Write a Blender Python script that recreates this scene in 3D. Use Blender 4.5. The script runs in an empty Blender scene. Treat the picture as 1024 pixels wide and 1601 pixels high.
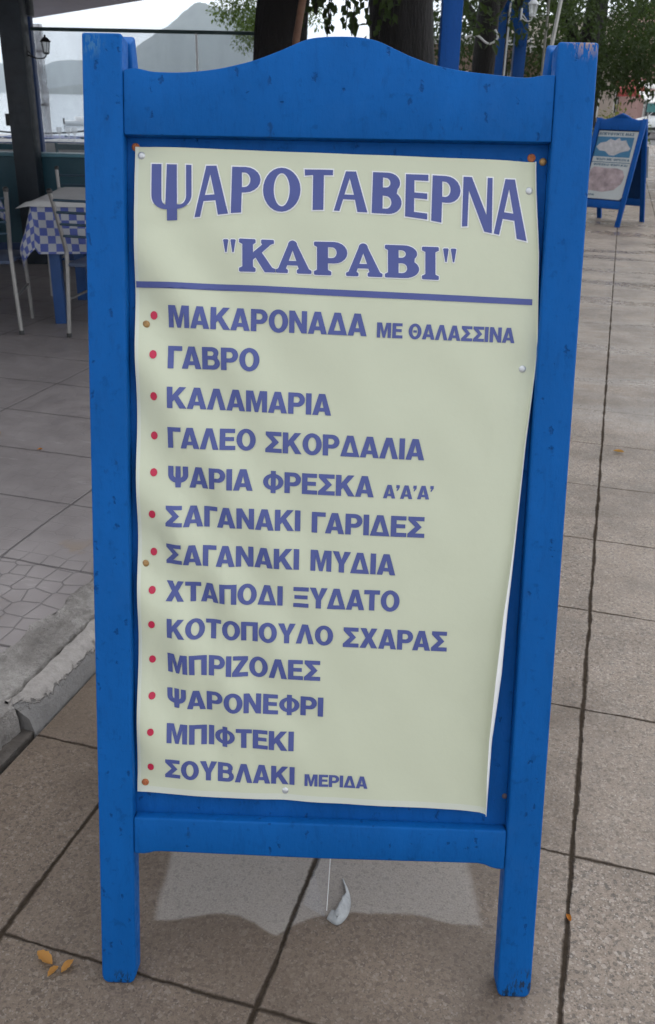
import bpy, bmesh, math, random
from mathutils import Vector, Matrix, noise
random.seed(7)
R = math.radians
S = bpy.context.scene
C = S.collection

# ---------------------------------------------------------------- camera
HCAM = 1.4
cam = bpy.data.cameras.new('camera'); camo = bpy.data.objects.new('camera', cam); C.objects.link(camo)
cam.sensor_fit = 'VERTICAL'; cam.sensor_height = 24.0; cam.sensor_width = 15.35; cam.lens = 1421.38/1601*24.0
cam.clip_start = 0.05; cam.clip_end = 30000
_r = Vector((0.99978231, 0.0086296, 0.01899657)); _u = Vector((-0.0208648, 0.41350607, 0.91026227)); _f = Vector((0, 0.91046047, -0.41359611))
camo.matrix_world = Matrix(((_r.x, _u.x, -_f.x, 0), (_r.y, _u.y, -_f.y, 0), (_r.z, _u.z, -_f.z, HCAM), (0, 0, 0, 1)))
cam.dof.use_dof = True; cam.dof.focus_distance = 1.5; cam.dof.aperture_fstop = 9.0
S.camera = camo

# ---------------------------------------------------------------- sky, sun, exposure (overcast)
SUN_EL, SUN_AZ = R(50), R(38)          # azimuth measured from +Y towards +X
W = bpy.data.worlds.new('World'); S.world = W; W.use_nodes = True
nt = W.node_tree; bg = nt.nodes['Background']
sky = nt.nodes.new('ShaderNodeTexSky'); sky.sky_type = 'NISHITA'; sky.sun_disc = False
sky.sun_elevation = SUN_EL; sky.sun_rotation = SUN_AZ; sky.air_density = 1.0; sky.dust_density = 1.0; sky.ozone_density = 1.0
hs = nt.nodes.new('ShaderNodeHueSaturation'); hs.inputs['Saturation'].default_value = 0.28
nt.links.new(sky.outputs[0], hs.inputs['Color'])
# closed cloud deck: an even bright layer with soft thick and thin places over the clear-sky radiance
tc = nt.nodes.new('ShaderNodeTexCoord'); cn = nt.nodes.new('ShaderNodeTexNoise'); cn.inputs['Scale'].default_value = 2.2; cn.inputs['Detail'].default_value = 5; nt.links.new(tc.outputs['Generated'], cn.inputs['Vector'])
cr = nt.nodes.new('ShaderNodeMix'); cr.data_type = 'RGBA'; cr.inputs[6].default_value = (5.4, 5.75, 6.2, 1); cr.inputs[7].default_value = (8.6, 8.8, 9.1, 1); nt.links.new(cn.outputs['Fac'], cr.inputs[0])
sx = nt.nodes.new('ShaderNodeVectorMath'); sx.operation = 'DOT_PRODUCT'; nt.links.new(tc.outputs['Generated'], sx.inputs[0]); sx.inputs[1].default_value = (.42, .80, .10)
sg = nt.nodes.new('ShaderNodeMapRange'); nt.links.new(sx.outputs['Value'], sg.inputs[0]); sg.inputs[1].default_value = -1; sg.inputs[2].default_value = 1; sg.inputs[3].default_value = .70; sg.inputs[4].default_value = 2.0   # the hidden sun brightens the deck towards the sea
mg = nt.nodes.new('ShaderNodeVectorMath'); mg.operation = 'SCALE'; nt.links.new(cr.outputs[2], mg.inputs[0]); nt.links.new(sg.outputs[0], mg.inputs['Scale'])
ad = nt.nodes.new('ShaderNodeMix'); ad.data_type = 'RGBA'; ad.inputs[0].default_value = .80; nt.links.new(hs.outputs[0], ad.inputs[6]); nt.links.new(mg.outputs[0], ad.inputs[7])
nt.links.new(ad.outputs[2], bg.inputs[0]); bg.inputs[1].default_value = 0.15
sl = bpy.data.lights.new('sun', 'SUN'); sl.energy = 0.5; sl.angle = R(40); sl.color = (1.0, 0.96, 0.9)
so = bpy.data.objects.new('sun', sl); C.objects.link(so)
sd = Vector((math.sin(SUN_AZ)*math.cos(SUN_EL), math.cos(SUN_AZ)*math.cos(SUN_EL), math.sin(SUN_EL)))
so.rotation_euler = sd.to_track_quat('Z', 'Y').to_euler(); so.location = (0, -5, 12)
S.view_settings.view_transform = 'Standard'; S.view_settings.look = 'None'; S.view_settings.gamma = 1; S.view_settings.exposure = 0.17
S.cycles.max_bounces = 5; S.cycles.diffuse_bounces = 3; S.cycles.glossy_bounces = 3; S.cycles.transmission_bounces = 3; S.cycles.volume_bounces = 0; S.cycles.use_adaptive_sampling = True; S.cycles.adaptive_threshold = .03; S.cycles.transparent_max_bounces = 12

# ---------------------------------------------------------------- material helpers
class NG:
    """tiny node-building helper around one material"""
    def __init__(s, name):
        s.m = bpy.data.materials.new(name); s.m.use_nodes = True; s.t = s.m.node_tree; s.n = s.t.nodes
        s.b = s.n['Principled BSDF']; s.out = s.n['Material Output']
    def link(s, a, b): s.t.links.new(a, b)
    def setin(s, sock, v):
        if hasattr(v, 'is_output') or isinstance(v, bpy.types.NodeSocket): s.link(v, sock)
        else: sock.default_value = v
    def coord(s, kind='Object'):
        return s.n.new('ShaderNodeTexCoord').outputs[kind]
    def pos(s): return s.n.new('ShaderNodeNewGeometry').outputs['Position']
    def mapping(s, vec, scale=(1, 1, 1), rot=(0, 0, 0), loc=(0, 0, 0)):
        n = s.n.new('ShaderNodeMapping'); s.link(vec, n.inputs['Vector'])
        n.inputs['Scale'].default_value = scale; n.inputs['Rotation'].default_value = rot; n.inputs['Location'].default_value = loc
        return n.outputs[0]
    def noise(s, vec, scale, detail=4, rough=0.55, out='Fac', dist=0.0):
        n = s.n.new('ShaderNodeTexNoise'); s.link(vec, n.inputs['Vector']); n.inputs['Scale'].default_value = scale
        n.inputs['Detail'].default_value = min(detail, 4); n.inputs['Roughness'].default_value = rough; n.inputs['Distortion'].default_value = dist
        return n.outputs[out]
    def voro(s, vec, scale, feature='F1', out='Distance', rnd=1.0):
        n = s.n.new('ShaderNodeTexVoronoi'); n.feature = feature; s.link(vec, n.inputs['Vector']); n.inputs['Scale'].default_value = scale
        n.inputs['Randomness'].default_value = rnd
        return n.outputs[out]
    def math(s, op, a, b=0.0, c=0.0, clamp=False):
        n = s.n.new('ShaderNodeMath'); n.operation = op; n.use_clamp = clamp
        s.setin(n.inputs[0], a); s.setin(n.inputs[1], b); s.setin(n.inputs[2], c)
        return n.outputs[0]
    def ramp(s, v, lo, hi, a=0.0, b=1.0):
        n = s.n.new('ShaderNodeMapRange'); n.interpolation_type = 'SMOOTHSTEP'
        s.setin(n.inputs[0], v); n.inputs[1].default_value = lo; n.inputs[2].default_value = hi; n.inputs[3].default_value = a; n.inputs[4].default_value = b
        return n.outputs[0]
    def mix(s, f, a, b, blend='MIX'):
        n = s.n.new('ShaderNodeMix'); n.data_type = 'RGBA'; n.blend_type = blend
        s.setin(n.inputs[0], f)
        for k, v in ((6, a), (7, b)):
            if isinstance(v, tuple): n.inputs[k].default_value = (v[0], v[1], v[2], 1)
            else: s.link(v, n.inputs[k])
        return n.outputs[2]
    def sep(s, v):
        n = s.n.new('ShaderNodeSeparateXYZ'); s.link(v, n.inputs[0]); return n.outputs
    def comb(s, x, y, z=0.0):
        n = s.n.new('ShaderNodeCombineXYZ')
        s.setin(n.inputs[0], x); s.setin(n.inputs[1], y); s.setin(n.inputs[2], z); return n.outputs[0]
    def bump(s, h, dist=0.002, strength=1.0):
        n = s.n.new('ShaderNodeBump'); s.link(h, n.inputs['Height']); n.inputs['Distance'].default_value = dist; n.inputs['Strength'].default_value = strength
        s.link(n.outputs[0], s.b.inputs['Normal']); return n
    def island(s): return s.n.new('ShaderNodeNewGeometry').outputs['Random Per Island']
    def color(s, v):
        if isinstance(v, tuple): s.b.inputs['Base Color'].default_value = (v[0], v[1], v[2], 1)
        else: s.link(v, s.b.inputs['Base Color'])
    def rough(s, v): s.setin(s.b.inputs['Roughness'], v)
    def spec(s, v): s.b.inputs['Specular IOR Level'].default_value = v

def simple(name, col, rough=0.6, metal=0.0, var=0.12, scale=8.0, bump=0.0, bscale=40.0, spec=0.5, alpha=None):
    g = NG(name); co = g.coord()
    n = g.noise(co, scale, 5)
    d = tuple(c*(1-2*var) for c in col); l = tuple(min(1, c*(1+2*var)) for c in col)
    g.color(g.mix(n, d, l)); g.rough(g.ramp(g.noise(co, scale*2.3, 3), .2, .8, max(.03, rough-.1), min(1, rough+.1)))
    g.b.inputs['Metallic'].default_value = metal; g.spec(spec)
    if bump: g.bump(g.noise(co, bscale, 6), bump)
    return g.m

def leaf_mat(name, c1, c2, rough=0.5):
    g = NG(name); co = g.coord()
    g.color(g.mix(g.math('ADD', g.math('MULTIPLY', g.island(), .6), g.math('MULTIPLY', g.noise(co, 1.1, 2), .4)), c1, c2)); g.rough(.7); g.spec(.12)
    g.b.inputs['Subsurface Weight'].default_value = 0.0
    tr = g.n.new('ShaderNodeBsdfTranslucent'); tr.inputs[0].default_value = (c2[0]*1.2, c2[1]*1.4, c2[2]*.7, 1)
    mx = g.n.new('ShaderNodeMixShader'); mx.inputs[0].default_value = .25
    g.link(g.b.outputs[0], mx.inputs[1]); g.link(tr.outputs[0], mx.inputs[2]); g.link(mx.outputs[0], g.out.inputs[0])
    return g.m

# ---------------------------------------------------------------- mesh helpers
def finish(name, me, mats, parent=None, smooth=None):
    o = bpy.data.objects.new(name, me); C.objects.link(o)
    for m in (mats if isinstance(mats, (list, tuple)) else [mats]): me.materials.append(m)
    if smooth is not None:
        for p in me.polygons: p.use_smooth = True
        if smooth < 180:
            bm = bmesh.new(); bm.from_mesh(me)
            for e in bm.edges:
                if len(e.link_faces) == 2 and e.calc_face_angle(0) > R(smooth): e.smooth = False
            bm.to_mesh(me); bm.free()
    if parent: o.parent = parent
    return o

class MB:
    def __init__(s): s.v = []; s.f = []; s.mi = []
    def add(s, vs, fs, mi=0):
        k = len(s.v); s.v += [tuple(v) for v in vs]; s.f += [tuple(i+k for i in f) for f in fs]; s.mi += [mi]*len(fs); return s
    def box(s, x0, x1, y0, y1, z0, z1, mi=0, M=None):
        vs = [Vector((x, y, z)) for z in (z0, z1) for y in (y0, y1) for x in (x0, x1)]
        if M: vs = [M @ v for v in vs]
        return s.add(vs, [(0, 2, 3, 1), (4, 5, 7, 6), (0, 1, 5, 4), (2, 6, 7, 3), (0, 4, 6, 2), (1, 3, 7, 5)], mi)
    def tube(s, pts, r, n=8, mi=0, cap=True, flat=1.0):
        pts = [Vector(p) for p in pts]; rs = r if isinstance(r, (list, tuple)) else [r]*len(pts)
        vs = []; fs = []; ref = None
        for i, p in enumerate(pts):
            t = (pts[min(i+1, len(pts)-1)]-pts[max(i-1, 0)]).normalized()
            if ref is None: ref = Vector((0, 0, 1)) if abs(t.z) < .9 else Vector((1, 0, 0))
            a = t.cross(ref).normalized(); b = a.cross(t); ref = b
            for k in range(n):
                q = 2*math.pi*k/n; vs.append(p+(a*math.cos(q)*flat+b*math.sin(q))*rs[i])
        for i in range(len(pts)-1):
            for k in range(n):
                k2 = (k+1) % n; fs.append((i*n+k, i*n+k2, (i+1)*n+k2, (i+1)*n+k))
        if cap:
            fs.append(tuple(range(n-1, -1, -1))); fs.append(tuple((len(pts)-1)*n+k for k in range(n)))
        return s.add(vs, fs, mi)
    def prism(s, poly, fn, d0, d1, mi=0):
        """poly: list of 2-D points; fn(u, v, w) maps to 3-D; extruded from w=d0 to w=d1"""
        n = len(poly); vs = [fn(p[0], p[1], d0) for p in poly]+[fn(p[0], p[1], d1) for p in poly]
        fs = [tuple(range(n)), tuple(range(2*n-1, n-1, -1))]+[(i, i+n, (i+1) % n+n, (i+1) % n) for i in range(n)]
        return s.add(vs, fs, mi)
    def lathe(s, prof, c=(0, 0, 0), n=16, mi=0, axis=None):
        vs = []; fs = []; c = Vector(c)
        M = axis.to_track_quat('Z', 'Y').to_matrix() if axis else Matrix.Identity(3)
        for (r, z) in prof:
            for k in range(n):
                q = 2*math.pi*k/n; vs.append(c+M @ Vector((r*math.cos(q), r*math.sin(q), z)))
        for i in range(len(prof)-1):
            for k in range(n):
                k2 = (k+1) % n; fs.append((i*n+k, i*n+k2, (i+1)*n+k2, (i+1)*n+k))
        fs.append(tuple(range(n-1, -1, -1))); fs.append(tuple((len(prof)-1)*n+k for k in range(n)))
        return s.add(vs, fs, mi)
    def build(s, name, mats, parent=None, bevel=0.0, seg=2, smooth=None):
        me = bpy.data.meshes.new(name); me.from_pydata(s.v, [], s.f)
        for p, m in zip(me.polygons, s.mi): p.material_index = m
        bm = bmesh.new(); bm.from_mesh(me); bmesh.ops.recalc_face_normals(bm, faces=bm.faces)
        if bevel:
            es = [e for e in bm.edges if len(e.link_faces) == 2 and e.calc_face_angle(0) > R(35)]
            bmesh.ops.bevel(bm, geom=es, offset=bevel, segments=seg, profile=.5, affect='EDGES', clamp_overlap=True)
        bm.to_mesh(me); bm.free()
        return finish(name, me, mats, parent, 40 if (bevel and smooth is None) else smooth)

def tag(o, label=None, cat=None, group=None, kind=None):
    if label: o['label'] = label
    if cat: o['category'] = cat
    if group: o['group'] = group
    if kind: o['kind'] = kind
    return o
def thing(name, loc, label, cat, rz=0.0, group=None):
    o = bpy.data.objects.new(name, None); C.objects.link(o); o.location = loc; o.rotation_euler = (0, 0, rz); o.empty_display_size = .2
    return tag(o, label, cat, group)
def copy_tree(o, parent=None):
    c = o.copy(); C.objects.link(c); c.parent = parent
    for ch in list(o.children): copy_tree(ch, c)
    return c
def dup(o, loc, rz, label):
    c = copy_tree(o); c.location = loc; c.rotation_euler = (0, 0, rz); c['label'] = label; return c
def catmull(pts, k=6):
    out = []; n = len(pts)
    for i in range(n-1):
        p0, p1, p2, p3 = (Vector(pts[max(i-1, 0)]), Vector(pts[i]), Vector(pts[i+1]), Vector(pts[min(i+2, n-1)]))
        for j in range(k):
            t = j/k; out.append(.5*((2*p1)+(p2-p0)*t+(2*p0-5*p1+4*p2-p3)*t*t+(3*p1-p0-3*p2+p3)*t**3))
    out.append(Vector(pts[-1])); return out
def lerp_table(tab, x):
    """tab: [(x, y)...] sorted by x"""
    if x <= tab[0][0]: return tab[0][1]
    for (a, b), (c, d) in zip(tab, tab[1:]):
        if x <= c: return b+(d-b)*(x-a)/(c-a)
    return tab[-1][1]
def sstep(a, b, x):
    t = min(1, max(0, (x-a)/(b-a))); return t*t*(3-2*t)
GA = R(16.2)                               # the paving grid is turned 16.2 degrees
def grid(g2, g1, z=0.0):                   # paving-grid metres -> world
    return Vector((g2*math.cos(GA)+g1*math.sin(GA), -g2*math.sin(GA)+g1*math.cos(GA), z))

# ================================================================ SETTING
def pavement_mat():
    g = NG('wet_pavers'); P = g.pos()
    q = g.mapping(P, rot=(0, 0, GA))
    wob = g.noise(P, 5.0, 3, out='Color'); w3 = g.sep(wob)
    fine = g.sep(g.noise(P, 60.0, 3, out='Color'))
    s = g.sep(q)
    du = g.math('ADD', g.math('MULTIPLY', g.math('SUBTRACT', w3[0], .5), .012), g.math('MULTIPLY', g.math('SUBTRACT', fine[0], .5), .006))
    dv = g.math('ADD', g.math('MULTIPLY', g.math('SUBTRACT', w3[1], .5), .012), g.math('MULTIPLY', g.math('SUBTRACT', fine[1], .5), .006))
    nearf = g.ramp(s[1], 2.5, 6.0, 1, .12); du = g.math('MULTIPLY', du, nearf); dv = g.math('MULTIPLY', dv, nearf)
    u = g.math('DIVIDE', g.math('ADD', g.math('ADD', s[0], .888), du), .495)
    v = g.math('DIVIDE', g.math('ADD', g.math('SUBTRACT', s[1], .98), dv), .515)
    def edge(x, wdt):
        d = g.math('ABSOLUTE', g.math('SUBTRACT', g.math('FRACT', g.math('ADD', x, .5)), .5))
        return d
    eu = edge(u, 0); ev = edge(v, 0)
    jw = g.ramp(g.noise(P, 9.0, 3), .3, .7, .006, .014)
    ju = g.math('SUBTRACT', 1.0, g.math('DIVIDE', eu, g.math('MULTIPLY', jw, 1.45)), clamp=True)
    jv = g.math('SUBTRACT', 1.0, g.math('DIVIDE', ev, g.math('MULTIPLY', jw, .95)), clamp=True)
    joint = g.ramp(g.math('MAXIMUM', ju, g.math('MULTIPLY', jv, g.ramp(s[1], 1.6, 6.0, .72, .28))), -.05, .75)
    cell = g.comb(g.math('FLOOR', u), g.math('FLOOR', v))
    wn = g.n.new('ShaderNodeTexWhiteNoise'); wn.noise_dimensions = '3D'; g.link(cell, wn.inputs['Vector'])
    # aggregate
    agg = g.voro(P, 330.0, 'F1', 'Color'); ag = g.sep(agg)
    n1 = g.noise(P, 300.0, 3, .6); n2 = g.noise(P, 14.0, 6, .62); n3 = g.noise(P, 2.6, 5, .6)
    base = g.mix(n2, (0.132, 0.103, 0.081), (0.232, 0.188, 0.155))
    base = g.mix(g.ramp(n1, .3, .72, 0, .75), base, (0.288, 0.238, 0.203), 'MIX')
    base = g.mix(g.ramp(ag[0], .80, .97, 0, .7), base, (.06, .053, .048))
    ag2 = g.sep(g.voro(P, 150.0, 'F1', 'Color')); n5 = g.noise(P, 95.0, 4, .75)
    base = g.mix(g.ramp(n5, .36, .50, .55, 0), base, (.055, .046, .038)); base = g.mix(g.ramp(n5, .56, .68, 0, .5), base, (.34, .295, .25))
    base = g.mix(g.ramp(ag2[0], .84, .9, 0, .6), base, (.05, .043, .038)); base = g.mix(g.ramp(ag2[1], .92, .96, 0, .55), base, (.38, .34, .31))
    base = g.mix(g.ramp(ag[1], .90, .98, 0, .8), base, (.36, .33, .31))
    base = g.mix(g.math('MULTIPLY', g.math('SUBTRACT', wn.outputs['Value'], .25), .35, clamp=True), base, (0.272, 0.227, 0.193))
    # large damp blotches and pale mineral film
    base = g.mix(g.ramp(n3, .35, .62, .50, 0.0), base, (0.068, 0.053, 0.042))
    base = g.mix(g.ramp(g.noise(P, 5.5, 7, .7), .60, .78, 0, .35), base, (0.336, 0.287, 0.248))
    spots = g.voro(P, 7.0, 'F1', 'Distance')
    base = g.mix(g.ramp(spots, .028, .045, .75, 0.0), base, (.035, .03, .028))
    salt = g.math('MULTIPLY', g.ramp(g.noise(P, 120.0, 2), .69, .75), g.ramp(g.noise(P, 1.9, 3), .5, .62))
    base = g.mix(g.math('MULTIPLY', salt, .8), base, (.55, .53, .5))
    # rain-sheltered dry patch under the sandwich board (scalloped edge)
    ps = g.sep(P)
    wb = g.math('MULTIPLY', g.math('SUBTRACT', g.noise(P, 9.0, 4), .5), .028)
    x = g.math('ADD', ps[0], wb); y = g.math('ADD', ps[1], wb)
    cusp = g.math('MULTIPLY', g.math('EXPONENT', g.math('MULTIPLY', g.math('POWER', g.math('DIVIDE', g.math('ABSOLUTE', g.math('ADD', x, .080)), .055), 1.15), -1.0)), .060)
    ends = g.math('MULTIPLY', g.ramp(g.math('ABSOLUTE', x), .15, .31), .028)
    front = g.math('SUBTRACT', g.math('SUBTRACT', 1.252, cusp), ends)
    my = g.math('MULTIPLY', g.ramp(g.math('SUBTRACT', y, front), -.003, .007), g.ramp(y, 1.70, 1.78, 1.0, 0.0))
    mx = g.math('MULTIPLY', g.ramp(x, -.315, -.295), g.ramp(x, .292, .312, 1.0, 0.0))
    dry = g.math('MULTIPLY', mx, my)
    dryc = g.mix(g.ramp(n1, .3, .7), (.245, .232, .222), (.315, .30, .29)); dryc = g.mix(g.ramp(ag[0], .85, .97, 0, .30), dryc, (.15, .14, .13)); dryc = g.mix(g.ramp(ag2[0], .90, .95, 0, .25), dryc, (.15, .14, .13))
    base = g.mix(g.math('MULTIPLY', dry, .74), base, dryc)
    damp = g.math('MULTIPLY', g.ramp(g.math('ADD', s[0], g.math('MULTIPLY', g.math('SUBTRACT', n3, .5), .5)), -.15, .22, 1, 0), g.ramp(g.math('ADD', s[1], wb), 1.9, 2.6, 1, 0))
    base = g.mix(g.math('MULTIPLY', g.math('MULTIPLY', damp, g.math('SUBTRACT', 1.0, dry)), .50), base, (.085, .060, .041))
    # joints
    base = g.mix(g.math('MULTIPLY', joint, .94), base, g.mix(g.noise(P, 70, 3), (.010, .008, .0065), (.055, .044, .035)))
    base = g.mix(1.0, base, (1.03, .985, .925), 'MULTIPLY')
    g.color(base)
    # wet film: glossy bands farther out, damp near
    far = g.ramp(ps[1], 3.2, 5.0)
    band = g.ramp(g.noise(g.mapping(q, scale=(.35, 1.6, 1)), 1.3, 4, .55), .46, .60)
    wet = g.math('MULTIPLY', g.math('MULTIPLY', far, band), g.ramp(ps[0], -1.0, .6))
    ro = g.math('SUBTRACT', g.ramp(n2, .3, .7, .46, .62), g.math('MULTIPLY', wet, .30))
    ro = g.math('ADD', ro, g.math('MULTIPLY', dry, .3), clamp=True)
    g.rough(g.math('ADD', ro, g.math('MULTIPLY', joint, .4), clamp=True)); g.setin(g.b.inputs['Specular IOR Level'], g.math('SUBTRACT', .5, g.math('MULTIPLY', joint, .5)))
    h = g.math('SUBTRACT', g.math('ADD', g.math('MULTIPLY', n1, .35), g.math('MULTIPLY', ag[2], .25)), g.math('MULTIPLY', joint, 3.0))
    b = g.bump(h, .0016, 1.0)
    g.link(g.math('SUBTRACT', 1.0, g.math('MULTIPLY', wet, .75)), b.inputs['Strength'])
    return g.m

def terrace_mat():
    g = NG('stamped_concrete'); P = g.pos(); q = g.mapping(P, rot=(0, 0, GA)); s = g.sep(q)
    w3 = g.sep(g.noise(P, 4.0, 3, out='Color'))
    u = g.math('DIVIDE', g.math('ADD', g.math('ADD', s[0], 1.685), g.math('MULTIPLY', g.math('SUBTRACT', w3[0], .5), .02)), .85)
    v = g.math('DIVIDE', g.math('ADD', g.math('SUBTRACT', s[1], 2.13), g.math('MULTIPLY', g.math('SUBTRACT', w3[1], .5), .02)), .425)
    eu = g.math('MULTIPLY', g.math('ABSOLUTE', g.math('SUBTRACT', g.math('FRACT', g.math('ADD', u, .5)), .5)), .85)
    ev = g.math('MULTIPLY', g.math('ABSOLUTE', g.math('SUBTRACT', g.math('FRACT', g.math('ADD', v, .5)), .5)), .425)
    joint = g.ramp(g.math('MINIMUM', eu, ev), .002, .006, 1, 0)
    hexq = g.voro(g.mapping(q, scale=(1, 1, 0)), 14.5, 'DISTANCE_TO_EDGE', 'Distance', .40)
    hexl = g.math('MULTIPLY', g.ramp(hexq, .02, .055, 1, 0), g.ramp(s[1], 2.1, 2.25, .95, .16))
    n2 = g.noise(P, 9.0, 7, .62); n1 = g.noise(P, 160.0, 3); n3 = g.noise(P, 1.6, 4)
    base = g.mix(n2, (.19, .168, .164), (.32, .29, .285))
    base = g.mix(g.ramp(n3, .38, .66, .45, 0), base, (.15, .134, .132))
    base = g.mix(g.ramp(n1, .62, .8, 0, .5), base, (.36, .33, .32))
    rust = g.math('MULTIPLY', g.ramp(g.noise(P, 6.0, 4), .56, .68), g.ramp(s[1], 2.1, 2.4, .7, 0))
    base = g.mix(rust, base, (.22, .14, .06))
    pale = g.ramp(g.noise(g.mapping(q, scale=(1.2, 5, 1)), 4.0, 6, .7), .60, .72, 0, .4)
    base = g.mix(pale, base, (.40, .38, .37))
    base = g.mix(g.math('MULTIPLY', hexl, .50), base, (.06, .054, .054))
    base = g.mix(g.math('MULTIPLY', joint, .66), base, (.035, .03, .03))
    g.color(base); g.rough(g.ramp(n2, .3, .7, .42, .62))
    g.bump(g.math('SUBTRACT', g.math('MULTIPLY', n2, .6), g.math('ADD', g.math('MULTIPLY', joint, 1.2), hexl)), .002)
    return g.m

def rough_cement():
    g = NG('rough_cement'); P = g.pos()
    n = g.noise(P, 48.0, 8, .75); n2 = g.noise(P, 9.0, 4)
    b = g.mix(n, (.10, .087, .08), (.56, .525, .49)); b = g.mix(g.ramp(n2, .35, .6, .5, 0), b, (.12, .105, .095))
    g.color(b); g.rough(.85); g.bump(g.math('ADD', n, g.noise(P, 130, 4, .7)), .012); return g.m

M_pave = pavement_mat(); M_terr = terrace_mat(); M_cem = rough_cement()
M_kerb = simple('kerb_stone', (.19, .175, .165), .75, var=.28, scale=22, bump=.008, bscale=45)
def kerb_mat():
    g = NG('kerb_stone'); P = g.pos(); z = g.sep(P)[2]
    k = g.math('ADD', z, g.math('ADD', g.math('MULTIPLY', g.math('SUBTRACT', g.noise(P, 11, 4, .7), .5), .05), g.math('MULTIPLY', g.math('SUBTRACT', g.noise(P, 55, 4, .7), .5), .05)))
    n = g.noise(P, 40, 5, .7)
    g.color(g.mix(g.ramp(k, .050, .060), g.mix(n, (.12, .114, .11), (.20, .19, .182)), g.mix(n, (.14, .125, .115), (.40, .37, .345))))
    g.rough(.8); g.bump(g.math('ADD', g.math('MULTIPLY', n, 1.0), g.ramp(k, .050, .060)), .006); return g.m
M_kerb = kerb_mat()
M_ground = simple('far_paving', (.24, .215, .195), .55, var=.15, scale=.8, bump=.002)
M_road = simple('asphalt', (.075, .073, .072), .7, var=.15, scale=2)

# far ground, road, sea
mb = MB(); mb.add([(-9, -8, -.02), (400, -8, -.02), (400, 600, -.02), (-.9, 600, -.02), (-.9, 15.2, -.02), (-9, 15.2, -.02)], [(0, 1, 2, 3, 4, 5)])
mb.add([(-9, 15.2, -.02), (-.9, 15.2, -.02), (-.9, 15.2, -2.0), (-9, 15.2, -2.0)], [(0, 1, 2, 3)])
mb.add([(-.9, 15.2, -.02), (-.9, 600, -.02), (-.9, 600, -2), (-.9, 15.2, -2)], [(0, 1, 2, 3)])
tag(mb.build('ground', M_ground), kind='structure')
mb = MB(); mb.add([(8, 30, -.012), (300, 14, -.012), (300, 40, -.012), (11, 60, -.012), (11, 400, -.012), (6.5, 400, -.012)], [(0, 1, 2, 3, 4, 5)])
tag(mb.build('road', M_road), kind='structure')
# pavement sheet: bounded by the kerb line (g2 = -1.145) on the left
pv = [grid(-1.145, -3), grid(3.1, -3), grid(3.1, 40), grid(-1.145, 40)]
mb = MB(); mb.add([(p.x, p.y, 0) for p in pv], [(0, 1, 2, 3)])
tag(mb.build('pavement', M_pave), kind='structure')

def sea_mat():
    g = NG('sea_water'); P = g.pos()
    g.color((.30, .36, .42)); g.rough(.10); g.spec(.6)
    g.bump(g.noise(g.mapping(P, scale=(.35, 1, 1)), .8, 6, .6), .05); return g.m
mb = MB(); mb.add([(-9000, 9, -1.1), (4000, 9, -1.1), (4000, 14000, -1.1), (-9000, 14000, -1.1)], [(0, 1, 2, 3)])
tag(mb.build('sea', sea_mat()), kind='structure')

def ridge(name, x0, x1, y0, y1, prof, nx, ny, mat, rough):
    vs = []; fs = []
    for j in range(ny+1):
        t = j/ny; y = y0+(y1-y0)*t
        for i in range(nx+1):
            x = x0+(x1-x0)*i/nx
            hgt = lerp_table(prof, x)*(y0*.5+y1*.5)/((y0+y1)/2)
            k = math.sin(math.pi*min(1, t*1.0)) ** .8
            nz = noise.fractal(Vector((x*.004, y*.004, 3.1)), 1.0, 2.0, 5)
            vs.append((x*y/((y0+y1)/2), y, max(-3, hgt*k*(1+rough*nz*1.3)-2 if 0 < j < ny else -3)))
    for j in range(ny):
        for i in range(nx):
            a = j*(nx+1)+i; fs.append((a, a+1, a+nx+2, a+nx+1))
    mb = MB(); mb.add(vs, fs); o = mb.build(name, mat, smooth=180); return tag(o, kind='structure')
M_hill = simple('scrub_hillside', (.06, .075, .06), .9, var=.35, scale=.02)
ridge('mountain', -1250, 250, 3700, 4300, [(-1250, 5), (-1000, 40), (-885, 118), (-785, 172), (-705, 222), (-600, 285), (-535, 318), (-505, 322), (-455, 318), (-380, 306), (-300, 285), (-120, 180), (250, 20)], 140, 24, M_hill, .10)
ridge('far_shore', -5200, 600, 7000, 7800, [(-5200, 150), (-3600, 190), (-3000, 150), (-2700, 165), (-2450, 185), (-2150, 200), (-1800, 230), (-1200, 150), (600, 60)], 160, 16, M_hill, .16)

mb = MB(); mb.box(-9, -.95, 9.2, 15.3, -.6, .14); tag(mb.build('seaside_deck', M_ground), kind='structure')
# terrace: raised stamped concrete, broken cement lip, kerb stone
TZ = .08
random.seed(3)
lip = []          # crest of the broken lip (g2, g1)
g1 = 1.36
while g1 < 9.5:
    lip.append((-1.245+.035*noise.noise(Vector((g1*5, 0, 0)))+.02*noise.noise(Vector((g1*17, 4, 0))), g1)); g1 += .04
mb = MB()
inner = [grid(a-.10-.06*noise.noise(Vector((b*7, 9, 2))), b, TZ) for a, b in lip]
n = len(inner)
poly = inner+[grid(-1.35, 15), Vector((-9, 9.6, TZ)), Vector((-9, 0.6, TZ)), grid(-2.4, 1.36, TZ)]
poly = [Vector((p.x, p.y, TZ)) for p in poly]
mb.add(poly, [tuple(range(len(poly)))])
tag(mb.build('terrace', M_terr), kind='structure')
mb = MB(); rows = []
def lipz(b, q): return .015*noise.fractal(Vector((b*26, q*5, 1.7)), .7, 2.1, 5)
nb_ = 4*(len(lip)-1)
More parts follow.
